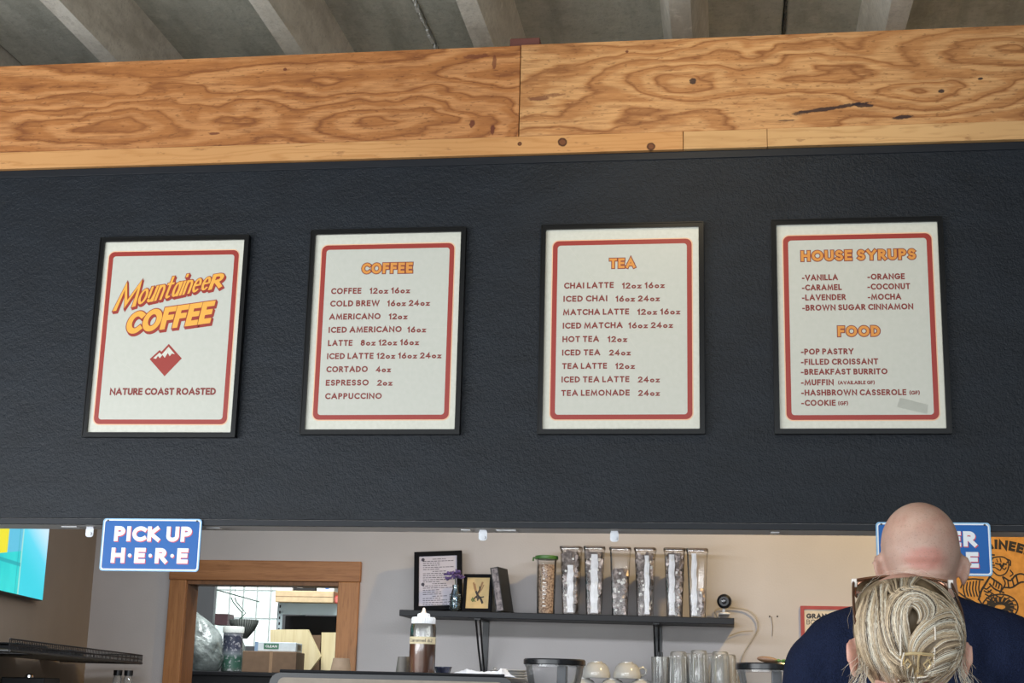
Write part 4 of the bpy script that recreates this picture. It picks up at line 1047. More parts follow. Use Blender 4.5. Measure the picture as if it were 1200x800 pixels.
# ---- stack of plates
PLT = Mat('plate_glaze', srgb(198,200,202), .25).m; pl0 = None
a = at(604, 785, 6.2)
for k in range(7):
    if pl0 is None:
        r = thing('plate', 'x', 'plate', (0,0,0), 0, 'stacked grey-white plates behind the black-lidded jar')
        MB().lathe([(.030,0),(.034,.001),(.052,.008),(.054,.009),(.052,.0105),(.033,.004),(.001,.004)], n=32, close=False).build('dish', PLT, r, smooth=True); MB().lathe([(.026,-.001),(.030,0.001)], n=24, close=False).build('foot', PLT, r); pl0 = r
    else: r = copy_tree(pl0)
    r.location = (a.x, 6.2, a.z - .0105 - k*.0105); r['label'] = ('topmost grey-white plate of the stack behind the towel' if k == 0 else 'grey-white plate in the stack, %s below the top' % ('one','two','three','four','five','six')[k-1])
zz = a.z - .0105*7 - .001
if zz > zl2: o = MB().lathe([(.03, 0), (.03, zz - zl2 - .0015)], n=20).build('bowl_stand', BLKMAT); o.location = (a.x, 6.2, zl2 + .0005); tag(o, 'dark stand under the plate stack', 'stand')
# glass sugar bowl left of the plates
a = at(580, 784, 6.16)
r = thing('glass_dome', 'clear domed glass cover left of the plate stack', 'cover', (a.x, 6.16, a.z - .06))
MB().lathe([(.045,0),(.043,.02),(.034,.042),(.018,.055),(.001,.058)], n=24, close=False).ell((0,0,.062), (.008,.008,.008), nu=10, nv=6).build('dome', GL, r, smooth=True)
MB().lathe([(.047,0),(.047,-.06)], n=24).build('base', PLT, r)
# ------------------------------------------------------------------ espresso machine on the front counter, seen over its top
YM = 4.50
a = at(316, 789, YM); b = at(602, 797, YM); zt_ = at(450, 790.5, YM).z; Lm = b.x - a.x
r = thing('espresso_machine', 'espresso machine with a black top rail and beige panel at the bottom', 'machine', (a.x, YM, 1.04))
Hm = zt_ - 1.04
WALN = plain('beige_panel', (150,138,124), .5)
mb = MB().prism(rrect(0, 0, Lm, Hm, .035, 6), .0, .46); mb.build('body', BLK, r)
MB().prism(rrect(.028, .03, Lm-.028, Hm-.014, .02, 5), -.004, .001).build('back_panel', WALN, r)['label'] = 'beige panel facing the customers'
mb = MB(); mb.tube([(.03, .01, Hm+.004), (Lm-.03, .01, Hm+.004)], .006, 8); mb.build('top_rail', BLK, r)
MB().box((.03, .05, Hm-.002), (Lm-.03, .42, Hm+.002)).build('cup_tray', STEEL, r)
for x in (.2, .52):
    MB().lathe([(.035,0),(.035,.06),(.028,.07)], (x, .50, Hm*.35), 20).build('group_head', CHROME, r, smooth=True)
    MB().tube([(x, .52, Hm*.35), (x, .66, Hm*.32)], .014, 8).build('portafilter', BLK, r)
MB().box((.02, .40, 0), (Lm-.02, .62, .06), bev=.01).build('drip_tray', STEEL, r)
zt = zt_ + .002
ztr = 1.04 + Hm + .003
# squeeze bottle
SQ = clear('bottle_plastic', (.95,.95,.93), 1.4, .15, .10); SYR = Mat('brown_syrup', srgb(132,88,68), .35, coat=.3).m; LBL = plain('label_tape', (222,208,172), .6)
a = at(494, 792, YM+.09); x = a.x; yb = YM + .09; Rb = (at(509.5, 760, yb).x - at(479.5, 760, yb).x)/2
topz = at(497, 712, yb).z; H = topz - ztr
r = thing('squeeze_bottle', 'clear squeeze bottle of brown sauce with a white tip, on the machine', 'bottle', (x, yb, ztr))
hb = H*.76
MB().lathe([(Rb*.93,0),(Rb,.004),(Rb,hb*.9),(Rb*.93,hb),(Rb*.86,hb)], n=32, close=False).build('bottle_wall', SQ, r, smooth=True)
MB().lathe([(Rb*.88,.003),(Rb*.95,.006),(Rb*.95,hb*.62),(.001,hb*.62)], n=32, close=False).build('sauce', SYR, r, smooth=True)
mb = MB().lathe([(Rb*.90,hb),(Rb*.90,hb+.018),(Rb*.86,hb+.020),(Rb*.50,hb+.021),(Rb*.48,hb+.030),(Rb*.30,hb+.033)], n=32)
for k in range(30):
    t = 2*PI*k/30; mb.tube([(Rb*.9*math.cos(t), Rb*.9*math.sin(t), hb+.001), (Rb*.9*math.cos(t), Rb*.9*math.sin(t), hb+.017)], .0012, 4)
mb.build('cap', WHITEP, r, smooth=True)
MB().lathe([(Rb*.28,hb+.032),(Rb*.16,H-.012),(Rb*.10,H-.002),(Rb*.05,H)], n=16).build('nozzle', plain('nozzle_cream', (228,208,190), .4), r, smooth=True)
mb = MB(); vs = []; z0_, z1_ = hb*.60, hb*.74
n = 24
for k in range(n+1):
    t = -PI*.5 - PI*.48 + PI*.96*k/n; vs += [(Rb*1.01*math.cos(t), Rb*1.01*math.sin(t), z0_), (Rb*1.01*math.cos(t), Rb*1.01*math.sin(t), z1_)]
mb.add(vs, [(2*k, 2*k+2, 2*k+3, 2*k+1) for k in range(n)]); mb.build('label_tape', LBL, r)
mb = MB()
text(mb, 'Caramel', -.9, .35, 0, .34, .10, .08, 0); text(mb, '6.2', .5, .85, 0, .30, .12, .08, 0)
mb.v = [(Rb*1.025*math.sin(v[0]*1.15), -Rb*1.025*math.cos(v[0]*1.15), z0_ + .006 + v[2]*.030) for v in mb.v]
mb.build('handwriting', INK, r)
# canister left of it
a = at(472.5, 791, YM+.16); r = thing('steel_cup', 'grey tapered metal cup left of the squeeze bottle', 'cup', (a.x, YM+.16, ztr)); hh = at(472, 769, YM+.16).z - ztr
GREYM = Mat('dull_grey_metal', srgb(112,108,104), .45, metal=.6).m
MB().lathe([(.025,0),(.0245,.003),(.019,hh-.002),(.0175,hh),(.001,hh)], n=28, close=False).build('cup_wall', GREYM, r, smooth=True); MB().lathe([(.0262,0),(.0262,.004)], n=28).build('rim', GREYM, r)
# paper cup upturned at left
a = at(399, 790, YM+.12); hh = at(399, 771, YM+.12).z - ztr; r = thing('paper_cup', 'upturned brown paper cup in front of the door casing', 'cup', (a.x, YM+.12, ztr))
KR = plain('kraft_cup', (150,128,106), .7); MB().lathe([(.034,0),(.033,.004),(.026,hh-.003),(.025,hh),(.0235,hh),(.0235,hh-.004),(.001,hh-.004)], n=30, close=False).build('cup_wall', KR, r, smooth=True); MB().lathe([(.0355,0),(.0355,.004)], n=30).build('rim', KR, r)
# dark blue bowl
a = at(519, 791, YM+.2); hh = at(519, 781, YM+.2).z - ztr; NAVYC = Mat('navy_glaze', srgb(34,40,66), .2, coat=.4).m
r = thing('blue_bowl', 'dark blue shallow bowl just right of the squeeze bottle', 'bowl', (a.x, YM+.2, ztr))
MB().lathe([(.018,0),(.020,.002),(.024,hh*.5),(.027,hh),(.025,hh),(.020,hh*.5),(.001,.004)], n=28, close=False).build('bowl_wall', NAVYC, r, smooth=True); MB().lathe([(.0285,hh-.003),(.0285,hh)], n=28, close=False).build('rim', NAVYC, r)
# crumpled white towel
M = Mat('white_towel', srgb(226,228,232), .9); M.bump(M.noise(220, 3), .5, .002)
mb = MB(); nx, ny = 44, 20; vs = []
xa_ = at(524, 793, YM+.12).x; xb_ = at(600, 795, YM+.12).x
from mathutils import noise as MN
for i in range(nx+1):
    for j in range(ny+1):
        u, v = i/nx, j/ny; e_ = min(1, min(u, 1-u)*6)*min(1, min(v, 1-v)*4)
        h = .004 + e_*(.010 + .010*abs(MN.noise(Vector((u*5, v*3, 1)))) + .014*math.exp(-((u-.83)/.05)**2) + .006*math.exp(-((u-.30)/.06)**2) + .004*MN.noise(Vector((u*14, v*8, 4))))
        vs.append((xa_ + (xb_-xa_)*(u + .02*math.sin(v*9)), YM + .05 + .2*v + .01*math.sin(u*11), ztr + max(.001, h - .003)))
mb.add(vs, [(i*(ny+1)+j, (i+1)*(ny+1)+j, (i+1)*(ny+1)+j+1, i*(ny+1)+j+1) for i in range(nx) for j in range(ny)])
vs2 = [(v[0], v[1], ztr + .0006) for v in vs]; mb.add(vs2, [(i*(ny+1)+j, i*(ny+1)+j+1, (i+1)*(ny+1)+j+1, (i+1)*(ny+1)+j) for i in range(nx) for j in range(ny)])
tag(mb.build('towel', M.m, smooth=True), 'crumpled white towel on the right end of the machine', 'towel')

# grinders with clear hoppers and black lids
HOP = clear('hopper_plastic', (.92,.92,.93), 1.3, .12, .06, .10); DRK = Mat('lid_black', srgb(20,21,25), .25).m
def grinder(px, pw, ptop, Y, lb, lid_h):
    x = at(px, ptop, Y).x; z = at(px, ptop, Y).z; R_ = (at(px+pw/2, ptop, Y).x - at(px-pw/2, ptop, Y).x)/2
    r = thing('coffee_grinder', lb, 'grinder', (x, Y, 1.04), 0, 'coffee grinders with clear hoppers')
    T = z - 1.04
    MB().lathe([(R_*1.0,T-lid_h),(R_*1.02,T-lid_h+.002),(R_*1.02,T-.004),(R_*.98,T)], n=44).build('lid', DRK, r, smooth=True)
    MB().lathe([(R_*.35,T-.20),(R_*.75,T-.12),(R_*.93,T-.04),(R_*.95,T-lid_h)], n=44, close=False).build('hopper', HOP, r, smooth=True)
    MB().lathe([(R_*.97,T-lid_h-.006),(R_*.97,T-lid_h)], n=44, close=False).build('hopper_rim', HOP, r)
    MB().box((R_*.10, -.02, T-.12), (R_*.42, .02, T-lid_h-.001), bev=.004).build('inner_tube', Mat('smoked_tube', srgb(60,68,78), .3).m, r)
    bns = MB(); rnd = random.Random(int(px))
    MB().box((-.06, -.07, .02), (.06, .10, T-.19), bev=.015).build('grinder_body', STEEL, r)
    MB().box((-.075, -.14, 0), (.075, .12, .022), bev=.006).build('base', BLK, r)
    MB().tube([(0, -.06, T*.45), (0, -.12, T*.38)], .02, 10).build('chute', BLK, r)
    return x, z
grinder(650, 71, 772, 4.74, 'coffee grinder with black-lidded clear hopper in front of the cups', .019)
gx, gz = grinder(900, 75, 777, 4.74, 'coffee grinder with black-lidded clear hopper left of the bald man', .021)
# avocado-like bits on the second lid
p = at(900, 776, 4.73)
o = MB().ell((0,0,0), (.034,.018,.010), rot=(0,.12,0)).build('brown_scoop', plain('brown_wood_scoop', (124,92,68), .5), smooth=True); o.location = (p.x, 4.73, gz + .0105); tag(o, 'small brown scoop lying on the right grinder lid', 'scoop')
p = at(913, 776, 4.72); mb = MB(); rnd = random.Random(8)
for k in range(9): mb.ell((rnd.uniform(-.016,.016), rnd.uniform(-.012,.012), .005 + rnd.uniform(0,.003)), (.008,.006,.0045), rot=(rnd.random(), rnd.random(), rnd.random()*3), nu=7, nv=5)
o = mb.build('green_leaf_bunch', plain('leaf_green', (84,118,52), .6), smooth=True); o.location = (p.x, 4.72, gz + .0008); tag(o, 'small bunch of green leaves on the right grinder lid', 'herb', None, 'stuff')

# ------------------------------------------------------------------ posters on the warm right part of the back wall
REDF = plain('red_frame', (158,58,54), .5); CREAM = plain('cream_poster', (208,196,178), .6)
YQ = 6.385
a = at(938, 709.5, YQ); x1 = at(1018, 709, YQ).x; H = .42; W = x1 - a.x
r = thing('granola_poster', 'red-framed cream poster headed GRANOLA BOWLS, half behind the man', 'poster', (a.x, YQ, a.z - H))
mb = MB(); ring(mb, rrect(0, 0, W, H, .001, 1), rrect(.015, .016, W-.015, H-.014, .001, 1), 0, 0, .014); mb.build('frame', REDF, r)
MB().box((.012, .005, .012), (W-.012, .009, H-.012)).build('sheet', CREAM, r)
mb = MB(); text(mb, 'GRANOLA', .024, .168, H-.052, .021, .26, .10, .0045); text(mb, 'BOWLS', .024, .122, H-.076, .020, .12, .08, .0045); mb.build('lettering', Mat('black_print', srgb(34,32,34), .5).m, r)
mb = MB(); cx, cz = .085, H-.16
def pol(pts, y, mi): mb.add([(x_, y, z_) for x_, z_ in pts], [tuple(range(len(pts)))], mi)
pol([(cx+.055*math.cos(t), cz-.03+.038*math.sin(t)) for t in [2*PI*k/24 for k in range(24)]], .0046, 1)
pol([(.034,H-.125),(.055,H-.100),(.085,H-.095),(.085,H-.112),(.060,H-.120),(.050,H-.140)], .0044, 0)
for k in range(14):
    t = k*2.4; rr = .009*math.sqrt(k); pol([(cx+rr*math.cos(t)+.009*math.cos(s), cz-.03+rr*.6*math.sin(t)+.007*math.sin(s)) for s in [2*PI*q/8 for q in range(8)]], .0042 - k*.00003, 2 + k % 2)
mb.build('bowl_picture', [Mat('print_dark', srgb(50,46,46), .5).m, Mat('print_white', srgb(230,226,220), .5).m, Mat('print_orange', srgb(206,120,60), .5).m, Mat('print_berry', srgb(92,54,80), .5).m], r)

MUST = Mat('mustard_banner', srgb(190,136,64), .7); MUST.mottled(srgb(178,126,58), srgb(196,142,70), 40); MUST = MUST.m; INKB = Mat('banner_black', srgb(26,22,22), .6).m
a = at(1105, 624, YQ); r = thing('tiger_banner', 'mustard banner with a black tiger drawing and arched lettering', 'poster', (a.x, YQ, at(1160, 830, YQ).z))
Wb = .62; Hb = at(1160, 600, YQ).z - r.location.z
mb = MB().box((0, .002, 0), (Wb, .010, Hb), bev=.001); mb.build('cloth', MUST, r)
def loc(px, py): p = at(px, py, YQ); return (p.x - r.location.x, p.z - r.location.z)
ca = loc(1159, 724); Rr = .36; ca = (loc(1164, 643)[0], loc(1164, 643)[1] - Rr)
mb = MB()
word = 'MOUNTAINEER'; 
def arcxf(x, z): t = x/Rr; return (ca[0] + (Rr+z)*math.sin(t), ca[1] + (Rr+z)*math.cos(t))
text(mb, word, -.235, .150, 0, .040, .28, .16, .0012, 0, 0, arcxf)
mb.build('lettering', INKB, r)
def L_(pts, t=1.6, y=.001): ribbon(mb, [(loc(px, py)) for px, py in pts], t*.0036, y - .00002*(len(mb.f) % 30), ident, 0)
mb = MB()
sp_ = lambda pts, n=16: [tuple(v) for v in bez(pts, n)]
# head
for pts, t in (([(1164,653),(1160,660),(1163,668),(1170,674),(1178,672),(1182,664),(1181,656),(1174,652),(1164,653)], 1.4), ([(1163,654),(1160,650),(1165,650)], 1.6), ([(1180,655),(1184,657),(1184,662)], 1.6),
    ([(1167,660),(1171,661)], 1.6), ([(1176,660),(1179,661)], 1.6), ([(1168,666),(1172,668),(1174,665),(1177,667),(1179,665)], 1.3), ([(1172,661),(1174,664),(1176,661)], 2.4), ([(1161,658),(1164,659)], 1.6), ([(1161,662),(1165,662)], 1.6), ([(1180,659),(1182,658)], 1.4), ([(1158,674),(1160,668),(1158,662)], 1.4), ([(1156,668),(1154,664)], 1.4), ([(1184,668),(1187,672),(1184,675)], 1.4), ([(1172,654),(1173,658)], 1.2), ([(1168,655),(1169,658)], 1.1), ([(1163,664),(1167,665)], 1.1),
    # body outline
    ([(1162,672),(1156,682),(1150,692),(1147,702)], 2.2), ([(1175,676),(1178,684),(1172,694)], 1.6), ([(1147,702),(1152,708),(1160,708)], 1.6),
    # arm reaching right
    ([(1176,676),(1184,680),(1190,674),(1197,672),(1204,675)], 1.8), ([(1178,688),(1186,688),(1196,682),(1204,682)], 1.8), ([(1186,678),(1188,685)], 1.8), ([(1191,675),(1193,683)], 1.8), ([(1181,680),(1182,687)], 1.6),
    # other arm down
    ([(1160,684),(1166,690),(1176,694)], 1.8), ([(1158,692),(1168,698),(1174,700)], 1.2)):
    L_(sp_(pts), t)
for k in range(5): L_(sp_([(1152+k*1.5,688+k*4),(1156+k*1.6,690+k*4),(1160+k*1.5,687+k*4)], 6), 1.5)
for k in range(4): L_(sp_([(1161+k*3,676+k*2),(1165+k*3,680+k*2),(1164+k*3,685+k*2)], 6), 1.5)
# big striped leg / tail at left
L_(sp_([(1126,688),(1130,680),(1140,678),(1152,679)]), 1.6); L_(sp_([(1124,694),(1132,700),(1140,704),(1146,708)]), 1.6)
for k in range(6): L_(sp_([(1130+k*3.6,683-k*.5),(1129+k*3.6,690),(1131+k*3.6,698)], 6), 1.5)
# striped ring the tiger sits on
rc = (1172, 711)
for rx, rz_, t in ((21, 15, 1.6), (8, 4.5, 3.2)): L_([(rc[0]+rx*math.cos(s), rc[1]+rz_*math.sin(s)) for s in [2*PI*k/28 for k in range(29)]], t)
for k in range(16):
    s = 2*PI*k/16; L_([(rc[0]+9*math.cos(s), rc[1]+5.5*math.sin(s)), (rc[0]+15*math.cos(s), rc[1]+10.5*math.sin(s))], 3.0); L_([(rc[0]+14*math.cos(s+.1), rc[1]+10*math.sin(s+.1)), (rc[0]+19*math.cos(s+.2), rc[1]+13.4*math.sin(s+.2))], 1.3)
mb.build('tiger_drawing', INKB, r)['label'] = 'black line drawing of a striped tiger on a ring'

# ------------------------------------------------------------------ store room seen through the door
def quad_px(pts, Y0, Y1): return [(at(px, py, Y0).x, at(px, py, Y0).z) for px, py in pts]
# dark chest the boxes stand on
zc1 = at(300, 788, 7.35).z
r = thing('storage_chest', 'tall dark storage cabinet under the boxes in the store room', 'cabinet'); cx0, cx1 = at(228, 780, 7.2).x, at(384, 780, 7.2).x
MB().box((cx0, 7.15, 0), (cx1, 7.70, zc1-.02)).build('body', BLKMAT, r); MB().box((cx0-.01, 7.13, zc1-.02), (cx1+.01, 7.72, zc1), bev=.003).build('top', BLK, r)
def bx_px(name, x0, y0, x1, y1, Y0, Y1, mt, label, cat, bev=.003, rz=0, parts=None, bottom=None):
    A = at(x0, y1, Y0); B = at(x1, y0, Y0); z0 = bottom if bottom is not None else A.z
    r = thing(name, label, cat, (A.x, Y0, z0), rz)
    MB().box((0,0,0), (B.x-A.x, Y1-Y0, B.z-z0), bev=bev).build('body', mt, r); return r, B.x-A.x, Y1-Y0, B.z-z0
r, w_, d_, h_ = bx_px('cardboard_box', 283, 763.5, 346, 787, 7.25, 7.5, CARDD, 'brown cardboard box in the doorway under the white carton', 'box', bottom=zc1+.001, rz=.12)
MB().box((w_*.5, -.001, .0), (w_*.56, .002, h_+.0006)).build('packing_tape', CARD, r)
ztb = zc1 + .001 + h_
WBX = plain('white_carton', (216,228,232), .5); GRN = Mat('label_green', srgb(62,118,92), .5).m
r, w_, d_, h_ = bx_px('white_carton', 298, 752.5, 346, 765, 7.29, 7.48, WBX, 'white carton with a green label on top of the brown box', 'box', bottom=ztb+.001, rz=.12)
MB().box((w_*.22, -.0012, h_*.25), (w_*.58, .001, h_*.85), bev=.0004).build('green_label', GRN, r)
mb = MB(); text(mb, 'CLEAN', w_*.26, w_*.54, h_*.42, h_*.26, .22, .1, -.0014); mb.build('lettering', WHITEP, r)
MB().box((w_*.0, -.001, 0), (w_*.08, .001, h_)).build('blue_stripe', plain('carton_blue', (130,160,190), .5), r)
MB().box((w_-.001, .04, h_*.2), (w_+.0012, d_-.04, h_*.8)).build('side_print', plain('print_brown', (92,80,72), .6), r)
# tub with printed label
a = at(266, 776, 7.35); b = at(266, 733, 7.35); Rt = (at(276, 750, 7.35).x - at(253, 750, 7.35).x)/2; H = b.z - zc1 - .001
r = thing('tub', 'tub with white lid and dark label above a green band in the doorway', 'tub', (a.x, 7.42, zc1+.001))
TUBM = Mat('tub_label', (.1,.1,.2), .4); x, y, z = TUBM.xyz(); zz_ = z*(1/H)
colr = TUBM.ramp(zz_, [(0, srgb(96,104,98)), (.12, srgb(62,98,84)), (.32, srgb(56,92,78)), (.40, srgb(120,128,134)), (.52, srgb(60,64,82)), (.78, srgb(52,56,72)), (.84, srgb(170,176,186))])
TUBM.color(TUBM.mix(TUBM.noise(60, 3, .5).step(.55, .62)*.5, colr, srgb(200,200,205)))
MB().lathe([(Rt*.9,0),(Rt,.006),(Rt*.96,H*.86)], n=28).build('body', TUBM.m, r, smooth=True)
MB().lathe([(Rt*1.05,H*.86),(Rt*1.06,H*.98),(Rt,H)], n=28).build('lid', plain('lid_white', (222,226,220), .4), r, smooth=True)
# see-through bag: lumpy translucent sack
def sack(name, px0, py0, px1, py1, Y, mt, label, cat, seed, dep=.12, zb=None, nu=36, nv=24, tilt=0):
    A = at(px0, py1, Y); B = at(px1, py0, Y); z0 = zb if zb is not None else A.z; cx = (A.x+B.x)/2; W = (B.x-A.x)/2; H = B.z - z0
    mb = MB(); vs = []
    for j in range(nv+1):
        v = j/nv; pr = math.sin(PI*min(1, .12 + .88*v)**.8) if v < .95 else .12
        pr = (1 - abs(2*v-.75)**2.2*.62) if v < 1 else .05
        for i in range(nu):
            t = 2*PI*i/nu; k = 1 + .16*MN.noise(Vector((math.cos(t)*2.2, math.sin(t)*2.2, v*4+seed))) + .07*MN.noise(Vector((math.cos(t)*7, math.sin(t)*7, v*11+seed)))
            vs.append((W*pr*k*math.cos(t)*.92 + tilt*v*v, dep*pr*k*math.sin(t), .002 + v*H))
    mb.add(vs, [(j*nu+i, j*nu+(i+1) % nu, (j+1)*nu+(i+1) % nu, (j+1)*nu+i) for j in range(nv) for i in range(nu)] + [tuple(range(nu-1,-1,-1)), tuple(range(nv*nu, nv*nu+nu))])
    o = mb.build(name, mt, smooth=True); o.location = (cx, Y, z0); return tag(o, label, cat)
BAGM = Mat('milky_bag', srgb(166,176,172), .25, coat=.3); BAGM.mottled(srgb(92,100,98), srgb(158,168,164), 14); BAGM.bump(BAGM.noise(22, 4), .8, .02); BAGM = BAGM.m
sack('plastic_bag', 214, 718, 268, 788, 7.3, BAGM, 'large milky plastic bag at the left of the doorway', 'bag', 3, .11, zc1+.001, tilt=-.06)
sack('small_plastic_bag', 274, 748, 290, 786, 7.52, BAGM, 'small clear plastic bag between the tub and the boxes', 'bag', 8, .05, zc1+.001)
# hanging wire basket bowl
BASK = Mat('grey_rib_bowl', srgb(150,156,150), .5).m
a = at(286, 726, 8.2); H = a.z - at(286, 748, 8.2).z; Rk = (at(302,730,8.2).x - at(271,730,8.2).x)/2
r = thing('hanging_basket', 'grey ribbed hanging basket in front of the bright store window', 'basket', (a.x, 8.2, a.z - H))
MB().lathe([(Rk*.28,0),(Rk*.35,H*.1),(Rk*.72,H*.45),(Rk*.96,H*.8),(Rk,H),(Rk*.95,H),(Rk*.68,H*.47),(.001,H*.12)], n=36, close=False).build('bowl', BASK, r, smooth=True)
mb = MB()
for k in range(36):
    t = 2*PI*k/36; mb.tube([(Rk*f*math.cos(t), Rk*f*math.sin(t), H*g) for f, g in ((.30,.02),(.76,.46),(1.0,.8),(1.04,1))], .0028, 4)
mb.build('rib_wire', plain('rib_dark', (84,90,86), .5), r)['kind'] = 'stuff'
hk = [(-.045, 0, H), (-.05, 0, H+.10), (-.09, 0, H+.18), (-.10, 0, H+.24)]
zcl = 3.4 - (a.z - H)
hang = [(px, py) for px, py in ((283,727),(284,718),(277,710),(273,705),(271,700))]
mb = MB()
for s in (0, 1):
    pts = [(at(px + s*4*(1 if py < 725 else -1), py + s*1.5, 8.2).x - a.x, 0, at(px, py, 8.2).z - (a.z-H)) for px, py in hang]
    mb.tube([(v[0], 0, v[2]) for v in pts] , .0035, 5)
top = pts[-1]; mb.tube([top, (top[0], 0, zcl)], .0012, 4)
mb.build('hanger_wire', plain('hanger_green', (70,100,84), .5), r)
# rod across the window
a = at(254, 691, 8.885); b = at(304, 705, 8.885); o = MB().tube([a, b], .004, 6).build('cable_run', plain('cable_grey', (110,130,122), .5)); tag(o, 'thin dark cable slanting across the bright store window', 'cable')
# red-brown thing below the window's left corner
a = at(251, 719, 8.78); b = at(266, 732, 8.78); r, *_ = bx_px('wall_box', 251, 719, 267, 732, 8.78, 8.9, plain('maroon', (98,72,76), .6), 'small maroon box on the wall at the window lower left', 'box')
# metal shelving unit on the right
SHM = Mat('pale_blue_steel', srgb(196,214,218), .4, metal=.2).m
Y0s, Y1s = 7.75, 8.2
r = thing('shelving_unit', 'pale steel shelving unit behind the door opening right side', 'shelving'); xs0 = at(326, 700, Y0s).x; xs1 = xs0 + .92
ztop = at(350, 706.5, Y0s).z; shelf_zs = [at(350, 706.5, Y0s).z, at(350, 783, Y0s).z, .9, .45, .1]
for x in (xs0, xs1-.03):
    for y in (Y0s, Y1s-.03):
        pm = MB().box((x, y, 0), (x+.03, y+.004, ztop)).box((x if x > xs0 else x, y, 0), (x+.004, y+.03, ztop)); pm.build('post', SHM, r)
mb = MB()
for k in range(40):
    if 1.2+k*.03 < ztop-.02: mb.box((xs0+.010, Y0s-.0012, 1.2+k*.03), (xs0+.018, Y0s, 1.214+k*.03))
mb.build('post_slots', BLKMAT, r)['kind'] = 'stuff'
for z in shelf_zs:
    MB().box((xs0+.002, Y0s+.004, z-.02), (xs1-.002, Y1s-.004, z)).build('shelf_board', plain('chipboard', (182,156,120), .7), r)
    MB().box((xs0+.03, Y0s-.003, z-.060), (xs1-.03, Y0s+.003, z), bev=.001).build('beam', SHM, r)
z1s = shelf_zs[0]
r, w_, d_, h_ = bx_px('flat_cardboard_box', 322, 692.5, 391, 706, Y0s-.06, Y1s-.1, CARDL, 'long flat tan box on the steel shelving top shelf', 'box', bottom=z1s+.001)
MB().box((.0, -.001, h_*.48), (w_, .0005, h_*.52)).build('flap_seam', CARD, r)
zt1 = z1s + .001 + h_
r, w_, *_ = bx_px('black_crate', 344, 682, 370, 692, 7.78, 8.0, BLKMAT, 'black crate above the flat tan box', 'crate', bottom=zt1+.001); MB().box((.02,-.001,.02), (.05,.0005,.06)).build('white_label', WHITEP, r)
r, w_, *_ = bx_px('white_packet', 371, 682, 392, 692, 7.74, 7.95, WBX, 'white and blue packet above the flat tan box, right', 'packet', bottom=zt1+.001); MB().lathe([(.018,0),(.018,.001)], (w_*.6,-.0004,.03), 14, axis=(0,-1,0)).build('blue_dot', plain('packet_blue', (80,120,190), .5), r)
r, w_, *_ = bx_px('white_bin', 325, 681, 343, 692, 7.80, 8.05, WHITEP, 'white bin above the flat tan box, left', 'bin', bottom=zt1+.001); MB().box((.01,-.002,.03), (w_-.01,.001,.036)).build('label_strip', CARD, r)
p = at(395.5, 700.5, 7.72); r = thing('red_can', 'small red round tin end beside the flat tan box', 'can', (p.x, 7.72, z1s+.021)); MB().lathe([(.020,0),(.021,.003),(.021,.12)], n=20, axis=(0,1,0)).build('tin', plain('tin_red', (214,84,76), .4), r); MB().lathe([(.016,-.001),(.016,0)], n=20, axis=(0,1,0)).build('lid', plain('tin_pink', (230,130,120), .4), r)
z2s = shelf_zs[1]
r, w_, d_, h_ = bx_px('dark_appliance', 333, 722, 394, 745, 8.0, 8.15, BLKMAT, 'dark appliance in the shadow of the middle shelf', 'appliance', bottom=z2s+.001); MB().box((w_*.78,-.002,h_*.3), (w_*.98,.001,h_*.7), bev=.002).build('grey_panel', plain('panel_grey', (70,76,88), .5), r)
# hexagonal board standing up and pale plank
WOODL = oak('pale_board', srgb(222,206,160), srgb(232,218,176), srgb(206,186,138), True, .6)
pts = quad_px([(318,737.5),(362,737.5),(377,769),(361,790),(318,790)], 7.62, 7.62); o = MB().prism(pts, 7.60, 7.625).build('angled_board', WOODL); tag(o, 'pale yellow board cut to a point at its right side', 'board')
for i, v in enumerate(o.data.vertices):
    if v.co.z < zc1 + .02: v.co.z = zc1 + .001
pts = quad_px([(378,741),(397,741),(397,790),(377,790)], 7.68, 7.68); o = MB().prism(pts, 7.66, 7.69).build('pale_plank', WOODL); tag(o, 'pale upright plank against the right door casing', 'plank')
for v in o.data.vertices:
    if v.co.z < zc1 + .02: v.co.z = zc1 + .001
pts = quad_px([(366,744),(377,744),(377,766),(372,758)], 7.70, 7.70); o = MB().prism([(at(364,744,7.71).x, zc1+.001), (at(376.5,744,7.71).x, zc1+.001), (at(376.5,744,7.71).x, at(376,744,7.71).z), (at(364,744,7.71).x, at(364,744,7.71).z)], 7.70, 7.73).build('brown_board', CARDD); tag(o, 'dull brown board behind the pointed yellow board', 'board')

# things under the wire shelf at the left picture edge
p = at(145, 795, 5.95)
for i, px in enumerate((138.5, 151)):
    p = at(px, 785, 6.0); H = p.z - .941
    if i == 0:
        r = thing('spice_jar', 'left of two small glass jars under the wire shelf end', 'jar', (p.x, 6.0, p.z - .11), 0, 'small glass jars under the wire shelf'); MB().lathe([(.016,0),(.018,.004),(.018,.075),(.013,.09)], n=18, close=False).build('glass_wall', GL, r, smooth=True); MB().lathe([(.018,.088),(.018,.11)], n=18).build('cap', BLK, r); s0 = r
        MB().lathe([(.016,.004),(.016,.05)], n=16).build('filling', WHITEP, r)
    else: r = copy_tree(s0); r.location = (p.x, 6.0, s0.location.z); r['label'] = 'right of two small glass jars under the wire shelf end'
zsp = s0.location.z
pa = at(20, 793, 5.75); 
r = thing('side_cabinet', 'taupe cabinet in the far left corner below the wire shelf', 'cabinet', (0,0,0))
xA = at(112, 795, 6.3).x
xA = -2.735
MB().box((xA, 5.90, 0), (at(160, 800, 5.9).x, 6.395, zsp - .001)).build('body', plain('cream_laminate', (192,178,156), .5), r); MB().box((xA-.004, 5.896, zsp-.03), (at(160, 800, 5.9).x+.004, 5.90, zsp-.012)).build('edge_strip', STEEL, r)
p = frm(E0, 1.0, .22, 0); 
